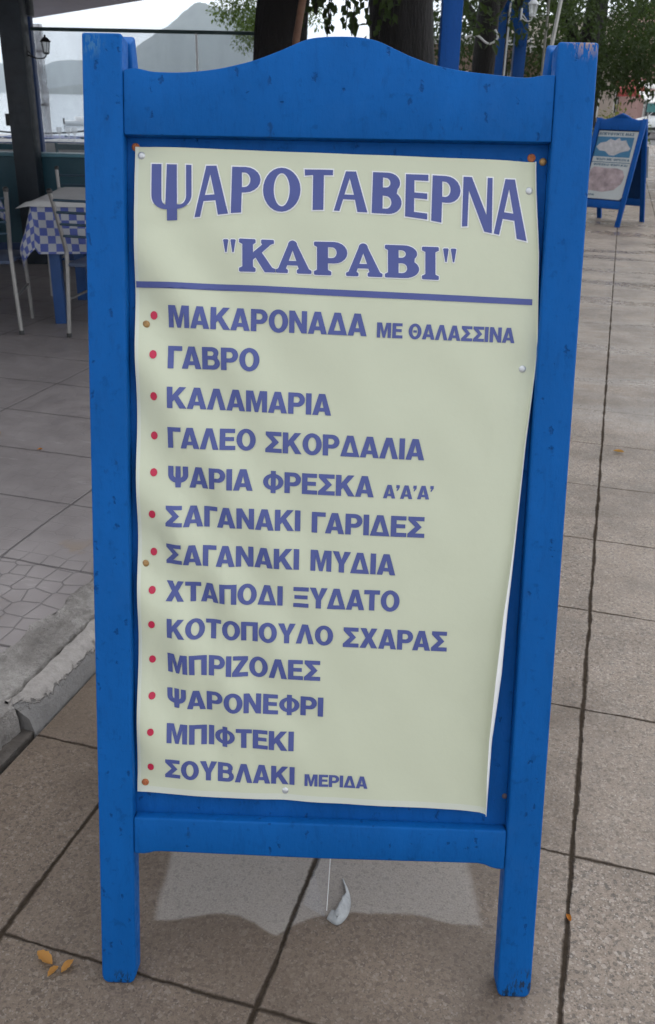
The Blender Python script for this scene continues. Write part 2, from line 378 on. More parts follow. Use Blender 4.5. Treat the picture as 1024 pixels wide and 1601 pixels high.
for i in range(nb_+1):
    f_ = i/4; k0 = min(int(f_), len(lip)-2); tt = f_-k0
    a = lip[k0][0]+(lip[k0+1][0]-lip[k0][0])*tt; b = lip[k0][1]+(lip[k0+1][1]-lip[k0][1])*tt
    a += .010*noise.noise(Vector((b*47, 3, 2))); pi = inner[k0].lerp(inner[k0+1], tt); cr = grid(a, b, TZ)
    r = [Vector((pi.x, pi.y, TZ-.012))]
    for q in range(9):
        t = q/8; p = pi.lerp(cr, t); r.append(Vector((p.x, p.y, TZ+.003+lipz(b, t*3)*math.sin(math.pi*min(1, .15+t))-.006*t)))
    gq = -1.232 if b > 1.5 else a+.04; r.append(grid(gq+.006*noise.noise(Vector((b*31, 5, 5))), b, TZ*.93+lipz(b, 5)*.4)); r.append(grid(gq+.008+.006*noise.noise(Vector((b*37, 9, 5))), b, TZ*.5)); r.append(grid(gq+.010, b, -.01))
    rows.append(r)
vs = [p for r in rows for p in r]; k = len(rows[0])
fs = [(i*k+j, i*k+j+1, (i+1)*k+j+1, (i+1)*k+j) for i in range(len(rows)-1) for j in range(k-1)]
mb.add(vs, fs)
p0 = [Vector(p) for p in rows[0]]
mb.add(p0+[Vector((p0[0].x, p0[0].y, -.01))], [tuple(range(k+1))])
tag(mb.build('terrace_lip', M_cem, smooth=60), kind='structure')
# kerb stone: smooth face between lip and pavement
mb = MB()
def kb(a0, a1, b0, b1, z0, z1): 
    return mb.prism([(a0, b0), (a1, b0), (a1, b1), (a0, b1)], lambda u, v, w: grid(u, v, w), z0, z1)
rows = []; b = 1.50
while b < 9.5:
    e = .010*noise.noise(Vector((b*9, 2, 4)))+.006*noise.noise(Vector((b*33, 2, 4))); zt = .072+.006*noise.noise(Vector((b*12, 8, 4)))
    if b < 1.56: e -= .05*(1.56-b)/.06
    w1 = -1.218+.008*noise.noise(Vector((b*21, 6, 6)))
    rows.append([grid(w1, b, -.02), grid(w1, b, zt+.004), grid(-1.196+e*.6, b, zt+.006+.006*noise.noise(Vector((b*40, 1, 4)))), grid(-1.176+e, b, zt-.002), grid(-1.165+e*.6, b, zt-.014), grid(-1.156+e*.2, b, zt-.034), grid(-1.150, b, -.02)]); b += .012
k = 7; mb.add([p for r in rows for p in r], [(i*k+j, i*k+j+1, (i+1)*k+j+1, (i+1)*k+j) for i in range(len(rows)-1) for j in range(k-1)]+[tuple(range(k-1, -1, -1))])
o = tag(mb.build('kerb', M_kerb, smooth=50), kind='structure')
mb = MB(); mb.prism([(-1.42, 1.345), (-1.17, 1.345), (-1.168, .2), (-1.42, .2)], lambda u, v, w: grid(u, v, w), -.02, .035)
tag(mb.build('kerb_stump', simple('worn_pale_stone', (.27, .25, .24), .7, var=.15, scale=12, bump=.003), bevel=.012, seg=3), kind='structure')
mb = MB(); mb.prism([(-1.16, 1.5), (-1.16, 1.36), (-2.4, 1.36), (-2.4, 0.2), (-1.43, 0.2), (-1.43, 1.34), (-1.25, 1.345), (-1.24, 1.5)], lambda u, v, w: grid(u, v, w), -.03, .004)
tag(mb.build('gutter', simple('gutter_dirt', (.075, .064, .056), .9, var=.3, scale=30, bump=.006)), kind='structure')
mb = MB(); mb.add([(-9, -8, .006), grid(-1.43, -6, .006), grid(-1.43, 1.33, .006), grid(-2.41, 1.33, .006), (-9, 2.5, .006)], [(0, 1, 2, 3, 4)])
tag(mb.build('forecourt', M_terr), kind='structure')

# ================================================================ SANDWICH BOARD
def blue_paint(name, col=(.0045, .096, .345), worn=None, rough=.50, flips=.09):
    g = NG(name); co = g.coord()
    st = g.mapping(co, scale=(9, 9, 1.6))
    grain = g.noise(g.mapping(co, scale=(60, 60, 5)), 2.0, 5, .6)
    n = g.noise(st, 1.3, 5, .6); sp = g.noise(co, 58.0, 3, .6)
    base = g.mix(n, tuple(c*.74 for c in col), tuple(min(1, c*1.20) for c in col))
    base = g.mix(g.ramp(sp, .60, .72, 0, .38), base, tuple(c*.45 for c in col))
    base = g.mix(g.ramp(g.noise(g.mapping(co, scale=(1, 1, .55)), 24, 4, .7), .66, .74, 0, .6), base, (.006, .035, .12))
    base = g.mix(g.ramp(g.noise(co, 7, 6, .7), .55, .8, 0, .18), base, (.03, .13, .38))
    tv = g.n.new('ShaderNodeVectorMath'); tv.operation = 'MULTIPLY_ADD'; g.link(g.noise(co, 90, 3, out='Color'), tv.inputs[0]); tv.inputs[1].default_value = (.016, .016, .016); g.link(g.mapping(co, scale=(1, 1, .42)), tv.inputs[2]); tv = tv.outputs[0]
    tk = g.math('MULTIPLY', g.ramp(g.voro(tv, 64, 'F1', 'Distance'), .10, .24, 1, 0), g.ramp(g.sep(g.voro(tv, 64, 'F1', 'Color'))[0], .66, .72))
    base = g.mix(g.math('MULTIPLY', tk, .62), base, (.003, .040, .155))
    base = g.mix(g.ramp(g.noise(g.mapping(co, scale=(1, 1, .08)), 70, 4, .7), .52, .7, 0, .30), base, tuple(c*.55 for c in col))
    if worn:
        for (p, r, c) in worn:
            d = g.n.new('ShaderNodeVectorMath'); d.operation = 'DISTANCE'; g.link(co, d.inputs[0]); d.inputs[1].default_value = p
            drip = g.noise(g.mapping(co, scale=(1, 1, .14)), 260, 3, .6)
            m = g.math('MULTIPLY', g.ramp(d.outputs['Value'], r*.25, r, 1, 0), g.ramp(drip, .48, .56))
            base = g.mix(g.math('MULTIPLY', m, .85), base, c)
    g.color(base); g.rough(g.ramp(sp, .3, .7, rough-.08, rough+.12)); g.spec(flips)
    h = g.math('ADD', g.math('MULTIPLY', grain, .5), g.math('SUBTRACT', g.math('MULTIPLY', sp, .6), g.math('MULTIPLY', tk, .7))); g.bump(h, .0016, .9)
    return g.m

LEAN = .247546
def face_fn(v_lean=LEAN, sgn=1, y0=0.0):
    """(u, v, w) on a leaning face -> local xyz of the board; w points out of the face; sgn=-1 for the rear frame"""
    c, s = math.cos(v_lean), math.sin(v_lean)
    def fn(u, v, w): return Vector((u, sgn*(v*s-w*c)+y0, v*c+w*s))
    return fn
def prot(pts, u0): return [(u-u0, v) for u, v in pts]

BW, BH = .7394, 1.5276
SB_LOC = Vector((-.37336, 1.09171, 0)); SB_YAW = -.016522
M_blue = blue_paint('blue_gloss_paint', worn=[((BW-.016, .3737, 1.492), .040, (.36, .25, .19)), ((BW-.012, .29, 1.2), .012, (.4, .3, .26)), ((BW-.01, .0, .03), .035, (.02, .03, .04)), ((.035, .0, .006), .028, (.012, .025, .04)), ((BW-.04, .0, .006), .028, (.012, .025, .04)), ((.012, .36, 1.47), .03, (.05, .16, .33))])
M_bluepanel = blue_paint('blue_panel_paint', (.0045, .084, .315), rough=.52)

def post_poly(u0, u1, v1, r=.010):
    return [(u0+r*.9, 0.0), (u1-r*.9, 0.0), (u1-.002, r*.6), (u1, r*1.6), (u1, v1), (u0, v1), (u0, r*1.6), (u0+.002, r*.6)]

def rail_top(u):   # top edge of the curved head rail
    return lerp_table(HEAD, u)
HEAD = [(.0576, 1.4786), (.0715, 1.4812), (.0807, 1.4812), (.092, 1.479), (.1038, 1.4772), (.13, 1.4768), (.1592, 1.4782), (.19, 1.482), (.2144, 1.4867), (.2511, 1.4962), (.2876, 1.5098), (.3149, 1.5215), (.333, 1.5267), (.36, 1.529), (.3968, 1.5290), (.4243, 1.5245), (.4470, 1.5155), (.4706, 1.5056), (.49, 1.4991), (.5076, 1.494), (.5444, 1.4872), (.5903, 1.4828), (.627, 1.4798), (.6453, 1.4798), (.6588, 1.4823), (.6700, 1.4834), (.6812, 1.4836)]

def board_frame(root, fn, mat, rear=False):
    """posts, rails and panel of one leaf of the board"""
    D = .042
    for (a, b) in ((0, .0585), (.6815, BW)):
        mb = MB(); mb.prism(post_poly(a, b, BH), fn, -D, 0); mb.build('post', mat, root, bevel=.0045, seg=3)
    if not rear:
        top = [(u, rail_top(u)) for u, _ in HEAD]
        sm = [(p.x, p.y) for p in catmull([(a, b, 0) for a, b in top], 3)]
        mb = MB(); mb.prism([(.0590, 1.390)]+[(.0590, 1.4786)]+[p for p in sm if .0595 < p[0] < .6805]+[(.681, 1.4836), (.681, 1.392)], fn, -.036, -.0025)
        mb.build('head_rail', mat, root, bevel=.0032, seg=2)
        arch = [(.0590, .311), (.0590, .2452), (.0759, .2452), (.084, .2468), (.0929, .2496), (.105, .2503), (.37, .2468), (.636, .2478), (.648, .2455), (.657, .2415), (.668, .2388), (.681, .238), (.681, .3085)]
        mb = MB(); mb.prism(arch, fn, -.036, -.0015); mb.build('foot_rail', mat, root, bevel=.0035, seg=3)
    else:
        mb = MB(); mb.prism([(.059, 1.39), (.681, 1.39), (.681, 1.475), (.059, 1.475)], fn, -.036, -.0025); mb.build('head_rail', mat, root, bevel=.003)
        mb = MB(); mb.prism([(.059, .245), (.681, .245), (.681, .31), (.059, .31)], fn, -.036, -.0025); mb.build('foot_rail', mat, root, bevel=.003)
    mb = MB(); mb.prism([(.0588, .3), (.6812, .3), (.6812, 1.40), (.0588, 1.40)], fn, -.034, -.0235)
    mb.build('back_panel', M_bluepanel, root)

board = thing('sandwich_board', SB_LOC, 'large blue wooden sandwich board with a pale green Greek menu banner nailed on it', 'sandwich board', SB_YAW, 'blue tavern sandwich boards on the pavement')
F = face_fn()
board_frame(board, F, M_blue)
rear_y = 2*BH*math.sin(LEAN)+.090
FR = face_fn(LEAN, -1, rear_y)
board_frame(board, FR, M_blue, rear=True)
for u in (.10, .64):
    mb = MB(); p = F(u, 1.46, -.0425); q = FR(u, 1.46, -.0425)
    mb.box(u-.02, u+.02, p.y, q.y, p.z-.02, p.z+.02); mb.build('hinge', simple('rusty_iron', (.10, .06, .04), .6, .6, .3, 40), board, bevel=.002)

# ---- banner ------------------------------------------------------------------------------------------------
WP = -.0228                                # panel plane
B_LEFT = [(.35, .0624), (.48, .0652), (.616, .0678), (.766, .0686), (.9, .0692), (1.029, .0699), (1.12, .0692), (1.183, .069), (1.377, .0715)]
B_TOP = [(.0715, 1.377), (.2507, 1.3744), (.4396, 1.3711), (.6626, 1.3677)]
B_BOT = [(.0624, .3503), (.1539, .3466), (.2616, .3445), (.4205, .3408), (.5298, .3389), (.62, .3372), (.66, .337)]
B_RIGHT = [(.34, .6445), (.4693, .6462), (.5845, .6546), (.688, .6585), (.8035, .6660), (.9658, .6741), (1.07, .6818), (1.105, .6822), (1.2342, .6755), (1.30, .6690), (1.3659, .6637)]
LIP_R = [(.33, .0085), (.47, .0085), (.58, .0115), (.69, .0085), (.80, .0050), (.95, .0034), (1.10, .0022), (1.22, .0024), (1.365, .003)]
LIP_A = [(.33, 110), (.40, 150), (.47, 158), (.58, 172), (.69, 165), (.80, 150), (1.10, 140), (1.365, 150)]
NAILS = [(.0715, 1.377, 'rust'), (.0809, 1.3646, 'white'), (.6575, 1.3738, 'rust'), (.6747, 1.3688, 'brass'), (.6568, 1.3271, 'white'), (.6627, 1.0664, 'white'), (.0848, 1.1196, 'brass'), (.0797, .7437, 'brass'), (.0755, .3669, 'rust'), (.3107, .3601, 'white'), (.6782, .3602, 'old')]
def bw(u, v):
    """height of the vinyl above the panel: folds that run down from the upper left, dimples at the nails"""
    w = .0078
    a = math.exp(-((u-.07)/.22)**2)
    w += .0066*a*math.sin((u*.80+v*.62)*2*math.pi/.118+.6+2*noise.noise(Vector((u*4, v*3, 0))))*sstep(.30, .55, v)*sstep(1.36, 1.15, v)
    w += .0042*math.exp(-((u-.15)/.12)**2)*math.sin(u*2*math.pi/.075+v*3.5)*sstep(1.1, .75, v)*sstep(.33, .5, v)
    w += .0030*noise.noise(Vector((u*5.5, v*2.6, 5)))
    w += .0018*noise.noise(Vector((u*15+v*4, v*9, 9)))+.0010*abs(noise.noise(Vector((u*9-v*6, v*4+u*5, 2))))
    w += .0012*math.sin((v-u*.13-1.262)*2*math.pi/.06)*math.exp(-((v-u*.13-1.262)/.022)**2)*sstep(.5, .1, u)
    for (x, y, _) in NAILS:
        d2 = (u-x)**2+((v-y)*.8)**2
        w -= .0042*math.exp(-d2/.0011)
    w += .012*sstep(.57, .665, u)**2*sstep(1.0, .5, v)
    return WP+max(.0009, w)
def vt(u): return lerp_table(B_TOP, u)
def vb(u): return lerp_table(B_BOT, u)

def banner_rows(nv=96, nu=84, na=14):
    rows = []
    for j in range(nv+1):
        t = j/nv; v_ = 1.37+(.337-1.37)*t
        ur = lerp_table(B_RIGHT, v_); ul = lerp_table(B_LEFT, v_); r = lerp_table(LIP_R, v_); am = R(lerp_table(LIP_A, v_)); uc = ur-r
        row = []
        for i in range(nu+1):
            s = i/nu; s = s if s > .06 else s
            u = ul+(uc-ul)*s
            if i == 1: u = ul+.0055
            vv = vt(u)+(vb(u)-vt(u))*t
            row.append((u, vv, bw(u, vv)))
        u0, v0, w0 = row[-1]
        for k in range(1, na+1):
            ph = am*k/na
            row.append((uc+r*math.sin(ph), v0+(-.0008 if t > .98 else 0), w0+r*(1-math.cos(ph))))
        rows.append(row)
    return rows
def vinyl(name, col, sheen=.32, var=.03):
    g = NG(name); co = g.coord()
    n = g.noise(co, 5, 5, .6)
    base = g.mix(n, tuple(c*(1-var) for c in col), tuple(min(1, c*(1+var)) for c in col))
    base = g.mix(g.ramp(g.noise(co, 55, 4, .7), .68, .76, 0, .16), base, (.42, .44, .33))
    base = g.mix(g.ramp(g.noise(g.mapping(co, scale=(1, 1, .3)), 9, 5, .7), .60, .8, 0, .13), base, (.40, .43, .30))
    g.color(base); g.rough(sheen); g.spec(.4); g.bump(g.noise(co, 70, 4, .6), .0005, .6); return g.m
M_vin = vinyl('printed_vinyl', (.59, .618, .47)); M_vinw = vinyl('bare_white_vinyl', (.80, .80, .80)); M_ving = vinyl('unprinted_margin', (.62, .645, .56))
rows = banner_rows(); nv = len(rows)-1; nc = len(rows[0])
mb = MB(); vs = []; vs2 = []
P3 = [[F(*p) for p in r] for r in rows]
for j in range(nv+1):
    for i in range(nc):
        du = P3[j][min(i+1, nc-1)]-P3[j][max(i-1, 0)]; dv = P3[min(j+1, nv)][i]-P3[max(j-1, 0)][i]
        nn = dv.cross(du).normalized()
        vs.append(P3[j][i]); vs2.append(P3[j][i]-nn*(-.0006 if nn.dot(F(0, 0, 1)-F(0, 0, 0)) < 0 and i < nc-15 else .0006))
fs = []; mi = []
for j in range(nv):
    for i in range(nc-1):
        a = j*nc+i; fs.append((a, a+nc, a+nc+1, a+1)); mi.append(2 if i == 0 or j >= nv-1 else 0)
off = len(vs)
for j in range(nv):
    for i in range(nc-1):
        a = off+j*nc+i; fs.append((a, a+1, a+nc+1, a+nc)); mi.append(1)
for j in range(nv):
    for i in (0, nc-1):
        a = j*nc+i; fs.append((a, a+nc, a+nc+off, a+off)); mi.append(1)
for i in range(nc-1):
    for j in (0, nv):
        a = j*nc+i; fs.append((a, a+1, a+1+off, a+off)); mi.append(2)
mb.v = [tuple(p) for p in vs+vs2]; mb.f = fs; mb.mi = mi
banner = mb.build('banner', [M_vin, M_vinw, M_ving], board, smooth=50)

MENU=[
('ΜΑΚΑΡΟΝΑΔΑ',0.1201,1.1159,0.4226,1.1097,0.0332),
('ΜΕ ΘΑΛΑΣΣΙΝΑ',0.438,1.1084,0.6475,1.1049,0.0225),
('ΓΑΒΡΟ',0.1191,1.0541,0.2597,1.0531,0.034),
('ΚΑΛΑΜΑΡΙΑ',0.1187,0.9938,0.3717,0.9878,0.0327),
('ΓΑΛΕΟ',0.1182,0.9315,0.2549,0.9301,0.0328),
('ΣΚΟΡΔΑΛΙΑ',0.2701,0.9282,0.5182,0.9223,0.0328),
('ΨΑΡΙΑ',0.1178,0.8692,0.2512,0.8668,0.0336),
('ΦΡΕΣΚΑ',0.2672,0.8652,0.4416,0.862,0.0331),
('Α’Α’Α’',0.4562,0.8612,0.5351,0.8609,0.0214),
('ΣΑΓΑΝΑΚΙ',0.1146,0.8074,0.3272,0.8038,0.0333),
('ΓΑΡΙΔΕΣ',0.3452,0.8026,0.5235,0.7994,0.0334),
('ΣΑΓΑΝΑΚΙ',0.1133,0.7449,0.3265,0.7416,0.0334),
('ΜΥΔΙΑ',0.3447,0.7407,0.4802,0.7371,0.034),
('ΧΤΑΠΟΔΙ',0.1129,0.6839,0.3012,0.6808,0.0327),
('ΞΥΔΑΤΟ',0.3184,0.6794,0.4887,0.6776,0.0338),
('ΚΟΤΟΠΟΥΛΟ',0.1152,0.6234,0.384,0.6173,0.0323),
('ΣΧΑΡΑΣ',0.3999,0.6158,0.568,0.6122,0.0332),
('ΜΠΡΙΖΟΛΕΣ',0.1148,0.5626,0.3648,0.5566,0.0337),
('ΨΑΡΟΝΕΦΡΙ',0.1132,0.5013,0.3708,0.4945,0.0334),
('ΜΠΙΦΤΕΚΙ',0.1128,0.4404,0.3236,0.4332,0.0336),
('ΣΟΥΒΛΑΚΙ',0.1096,0.3785,0.3259,0.3714,0.0331),
('ΜΕΡΙΔΑ',0.3427,0.3712,0.4477,0.3706,0.0215),
]
TITLE=[
('Ψ',[(0.0966, 1.3526), (0.1561, 1.3518), (0.156, 1.2748), (0.0958, 1.2708)]),
('Α',[(0.1602, 1.3506), (0.21, 1.3523), (0.2104, 1.2843), (0.1601, 1.2779)]),
('Ρ',[(0.2141, 1.3508), (0.2581, 1.351), (0.2588, 1.2887), (0.2145, 1.2851)]),
('Ο',[(0.2618, 1.3501), (0.3173, 1.3507), (0.3185, 1.2906), (0.2626, 1.2881)]),
('Τ',[(0.3235, 1.3492), (0.3653, 1.3491), (0.3667, 1.293), (0.3247, 1.2914)]),
('Α',[(0.3666, 1.3475), (0.4161, 1.3478), (0.418, 1.2902), (0.368, 1.2917)]),
('Β',[(0.4223, 1.3473), (0.4664, 1.3463), (0.4687, 1.288), (0.4242, 1.2896)]),
('Ε',[(0.4716, 1.3454), (0.506, 1.3452), (0.5088, 1.2819), (0.4739, 1.2858)]),
('Ρ',[(0.5102, 1.3449), (0.5535, 1.3436), (0.5571, 1.2734), (0.513, 1.2807)]),
('Ν',[(0.5556, 1.3439), (0.6006, 1.3429), (0.605, 1.2645), (0.5591, 1.2734)]),
('Α',[(0.6023, 1.342), (0.6507, 1.3421), (0.6562, 1.2546), (0.6068, 1.2645)]),
]
NAME=[
('”',[(0.2029, 1.2472), (0.2227, 1.2473), (0.2229, 1.2285), (0.203, 1.2284)]),
('Κ',[(0.2273, 1.2487), (0.2822, 1.2479), (0.2829, 1.2005), (0.2276, 1.2009)]),
('Α',[(0.2822, 1.2479), (0.3356, 1.2478), (0.3367, 1.1997), (0.2829, 1.2005)]),
('Ρ',[(0.3395, 1.2469), (0.3894, 1.2467), (0.3908, 1.1979), (0.3405, 1.1988)]),
('Α',[(0.3876, 1.2459), (0.4419, 1.2458), (0.4437, 1.1974), (0.3889, 1.1979)]),
('Β',[(0.4455, 1.2446), (0.4967, 1.244), (0.4987, 1.1967), (0.4472, 1.1972)]),
('Ι',[(0.5009, 1.2431), (0.5261, 1.243), (0.5283, 1.1953), (0.5029, 1.1958)]),
('”',[(0.5321, 1.2415), (0.5528, 1.2413), (0.5538, 1.2215), (0.533, 1.2217)]),
]

# ---- lettering: every glyph is drawn as outlines (cap height 1) and laid on the vinyl -----------------------
def arc(cx, cy, rx, ry, a0, a1, n=10):
    return [(cx+rx*math.cos(R(a0+(a1-a0)*i/n)), cy+ry*math.sin(R(a0+(a1-a0)*i/n))) for i in range(n+1)]
def ell(cx, cy, rx, ry, n=28): return arc(cx, cy, rx, ry, 0, 360, n)[:-1]
BOLD = {
 'Α': (.86, [[(0, 0), (.29, 1), (.57, 1), (.86, 0), (.60, 0), (.555, .17), (.305, .17), (.26, 0)], [(.352, .345), (.508, .345), (.43, .69)]]),
 'Λ': (.86, [[(0, 0), (.29, 1), (.57, 1), (.86, 0), (.60, 0), (.43, .66), (.26, 0)]]),
 'Δ': (.88, [[(0, 0), (.30, 1), (.58, 1), (.88, 0)], [(.29, .19), (.59, .19), (.44, .71)]]),
 'Μ': (.96, [[(0, 0), (0, 1), (.33, 1), (.48, .40), (.63, 1), (.96, 1), (.96, 0), (.73, 0), (.73, .68), (.56, 0), (.40, 0), (.23, .68), (.23, 0)]]),
 'Κ': (.86, [[(0, 0), (0, 1), (.25, 1), (.25, .62), (.54, 1), (.84, 1), (.50, .58), (.87, 0), (.57, 0), (.33, .40), (.25, .30), (.25, 0)]]),
 'Ρ': (.76, [[(0, 0), (0, 1)]+arc(.43, .67, .33, .33, 90, -90)+[(.25, .34), (.25, 0)], [(.25, .81)]+arc(.38, .67, .14, .14, 90, -90)+[(.25, .53)]]),
 'Ο': (.88, [ell(.44, .5, .44, .525), ell(.44, .5, .185, .33)]),
 'Θ': (.88, [ell(.44, .5, .44, .525), ell(.44, .5, .185, .33), [(.32, .425), (.56, .425), (.56, .575), (.32, .575)]]),
 'Ν': (.80, [[(0, 0), (0, 1), (.25, 1), (.56, .42), (.56, 1), (.80, 1), (.80, 0), (.56, 0), (.24, .59), (.24, 0)]]),
 'Ε': (.70, [[(0, 0), (0, 1), (.68, 1), (.68, .80), (.25, .80), (.25, .61), (.64, .61), (.64, .42), (.25, .42), (.25, .20), (.70, .20), (.70, 0)]]),
 'Γ': (.62, [[(0, 0), (0, 1), (.62, 1), (.62, .79), (.25, .79), (.25, 0)]]),
 'Β': (.80, [[(0, 0), (0, 1)]+arc(.46, .745, .28, .255, 90, -35)+arc(.49, .285, .31, .285, 48, -90), [(.25, .815)]+arc(.42, .715, .10, .10, 90, -90)+[(.25, .615)], [(.25, .44)]+arc(.44, .315, .125, .125, 90, -90)+[(.25, .19)]]),
 'Ι': (.25, [[(0, 0), (0, 1), (.25, 1), (.25, 0)]]),
 'Σ': (.76, [[(0, 0), (0, .17), (.33, .51), (.02, .83), (.02, 1), (.74, 1), (.74, .80), (.36, .80), (.63, .51), (.34, .20), (.76, .20), (.76, 0)]]),
 'Φ': (.94, [[(.355, 1.03), (.585, 1.03)]+arc(.47, .5, .47, .39, 76, -76, 16)+[(.585, -.03), (.355, -.03)]+arc(.47, .5, .47, .39, 256, 104, 16), [(.585, .70)]+arc(.52, .5, .185, .215, 70, -70)+[(.585, .30)], [(.355, .30)]+arc(.42, .5, .185, .215, 250, 110)+[(.355, .70)]]),
 'Ψ': (.90, [[(0, 1), (.24, 1), (.24, .60)]+arc(.40, .60, .16, .155, 180, 245, 5)+[(.335, 1), (.565, 1)]+arc(.50, .60, .16, .155, 295, 360, 5)+[(.66, 1), (.90, 1), (.90, .60)]+arc(.50, .60, .40, .38, 0, -78, 10)+[(.565, 0), (.335, 0)]+arc(.40, .60, .40, .38, 258, 180, 10)]),
 'Χ': (.86, [[(0, 0), (.28, .51), (.02, 1), (.31, 1), (.43, .72), (.56, 1), (.84, 1), (.58, .51), (.86, 0), (.56, 0), (.43, .28), (.29, 0)]]),
 'Τ': (.74, [[(.245, 0), (.245, .79), (0, .79), (0, 1), (.74, 1), (.74, .79), (.495, .79), (.495, 0)]]),
 'Π': (.80, [[(0, 0), (0, 1), (.80, 1), (.80, 0), (.55, 0), (.55, .79), (.25, .79), (.25, 0)]]),
 'Ξ': (.72, [[(0, 0), (.72, 0), (.72, .20), (0, .20)], [(.05, .41), (.67, .41), (.67, .60), (.05, .60)], [(0, .80), (.72, .80), (.72, 1), (0, 1)]]),
 'Υ': (.84, [[(.295, 0), (.295, .40), (0, 1), (.29, 1), (.42, .62), (.55, 1), (.84, 1), (.545, .40), (.545, 0)]]),
 'Ζ': (.72, [[(0, 0), (0, .19), (.40, .79), (.03, .79), (.03, 1), (.71, 1), (.71, .81), (.31, .21), (.72, .21), (.72, 0)]]),
 '’': (.24, [[(.0, 1), (.24, 1), (.24, .82), (.10, .58), (.02, .58), (.09, .78), (0, .78)]]),
}
HEADL = {
 'Ψ': [[(0, 1), (.25, 1), (.25, .40)]+arc(.38, .40, .13, .12, 180, 255, 6)+[(.385, 1), (.635, 1), (.635, .285)]+arc(.70, .44, .165, .16, 270, 360, 6)+[(.865, 1), (1, 1), (1, .46)]+arc(.62, .46, .38, .26, 0, -87, 8)+[(.635, 0), (.385, 0), (.385, .20)]+arc(.38, .45, .38, .25, 268, 180, 8)],
 'Α': [[(0, 0), (.36, 1), (.66, 1), (1, 0), (.70, .0), (.63, .30), (.275, .30), (.165, 0)], [(.315, .42), (.60, .42), (.475, .83)]],
 'Ρ': [[(0, 0), (.05, 1)]+arc(.50, .72, .50, .28, 90, -90)+[(.37, .44), (.345, 0)], [(.375, .88)]+arc(.46, .72, .20, .16, 90, -90)+[(.375, .56)]],
 'Ο': [ell(.5, .5, .5, .51), ell(.5, .5, .215, .385)],
 'Τ': [[(.28, 0), (.30, .865), (.01, .85), (0, 1), (1, 1), (1, .865), (.68, .865), (.66, 0)]],
 'Β': [[(0, 0), (.05, 1)]+arc(.55, .76, .40, .24, 90, -38)+arc(.55, .285, .45, .285, 50, -90), [(.38, .88)]+arc(.48, .755, .15, .115, 90, -90)+[(.375, .64)], [(.37, .44)]+arc(.48, .28, .18, .155, 90, -90)+[(.365, .125)]],
 'Ε': [[(0, 0), (.04, 1), (1, 1), (1, .865), (.40, .865), (.40, .585), (.95, .585), (.95, .455), (.39, .455), (.385, .135), (.95, .135), (.95, 0)]],
 'Ν': [[(0, 0), (.05, 1), (.32, 1), (.80, .32), (.84, 1), (1, 1), (.98, 0), (.73, .0), (.225, .735), (.175, .03)]],
}
SLAB = {
 'Κ': [[(0, .02), (0, .11), (.09, .16), (.09, .84), (0, .89), (0, .98), (.03, 1), (.42, 1), (.45, .98), (.45, .89), (.38, .84), (.38, .60), (.63, .85), (.60, .89), (.60, .98), (.63, 1), (.92, 1), (.95, .98), (.95, .89), (.86, .85), (.62, .60), (.90, .15), (.99, .11), (.99, .02), (.96, 0), (.70, 0), (.45, .44), (.38, .37), (.38, .16), (.45, .11), (.45, .02), (.42, 0), (.03, 0)]],
 'Α': [[(0, .02), (0, .10), (.07, .14), (.34, .86)]+arc(.47, .86, .13, .14, 180, 0, 8)+[(.93, .14), (1, .10), (1, .02), (.97, 0), (.62, 0), (.59, .02), (.59, .10), (.64, .14), (.61, .24), (.32, .24), (.285, .14), (.34, .10), (.34, .02), (.31, 0), (.03, 0)], [(.365, .38), (.575, .38), (.47, .70)]],
 'Ρ': [[(0, .02), (0, .11), (.09, .16), (.09, .84), (0, .89), (0, .98), (.03, 1)]+arc(.60, .68, .40, .32, 90, -90)+[(.42, .36), (.42, .16), (.52, .11), (.52, .02), (.49, 0), (.03, 0)], [(.42, .84)]+arc(.54, .68, .14, .16, 90, -90)+[(.42, .52)]],
 'Β': [[(0, .02), (0, .11), (.09, .16), (.09, .84), (0, .89), (0, .98), (.03, 1)]+arc(.56, .75, .38, .25, 90, -35)+arc(.58, .285, .42, .285, 48, -90)+[(.03, 0)], [(.40, .85)]+arc(.48, .735, .13, .115, 90, -90)+[(.40, .62)], [(.40, .45)]+arc(.50, .30, .15, .15, 90, -90)+[(.40, .15)]],
 'Ι': [[(0, .02), (0, .11), (.20, .16), (.20, .84), (0, .89), (0, .98), (.05, 1), (.95, 1), (1, .98), (1, .89), (.80, .84), (.80, .16), (1, .11), (1, .02), (.95, 0), (.05, 0)]],
 '”': [[(.02, .94), (.10, 1), (.36, 1), (.42, .94), (.28, 0), (.18, 0)], [(.58, .94), (.64, 1), (.90, 1), (.98, .94), (.82, 0), (.72, 0)]],
}
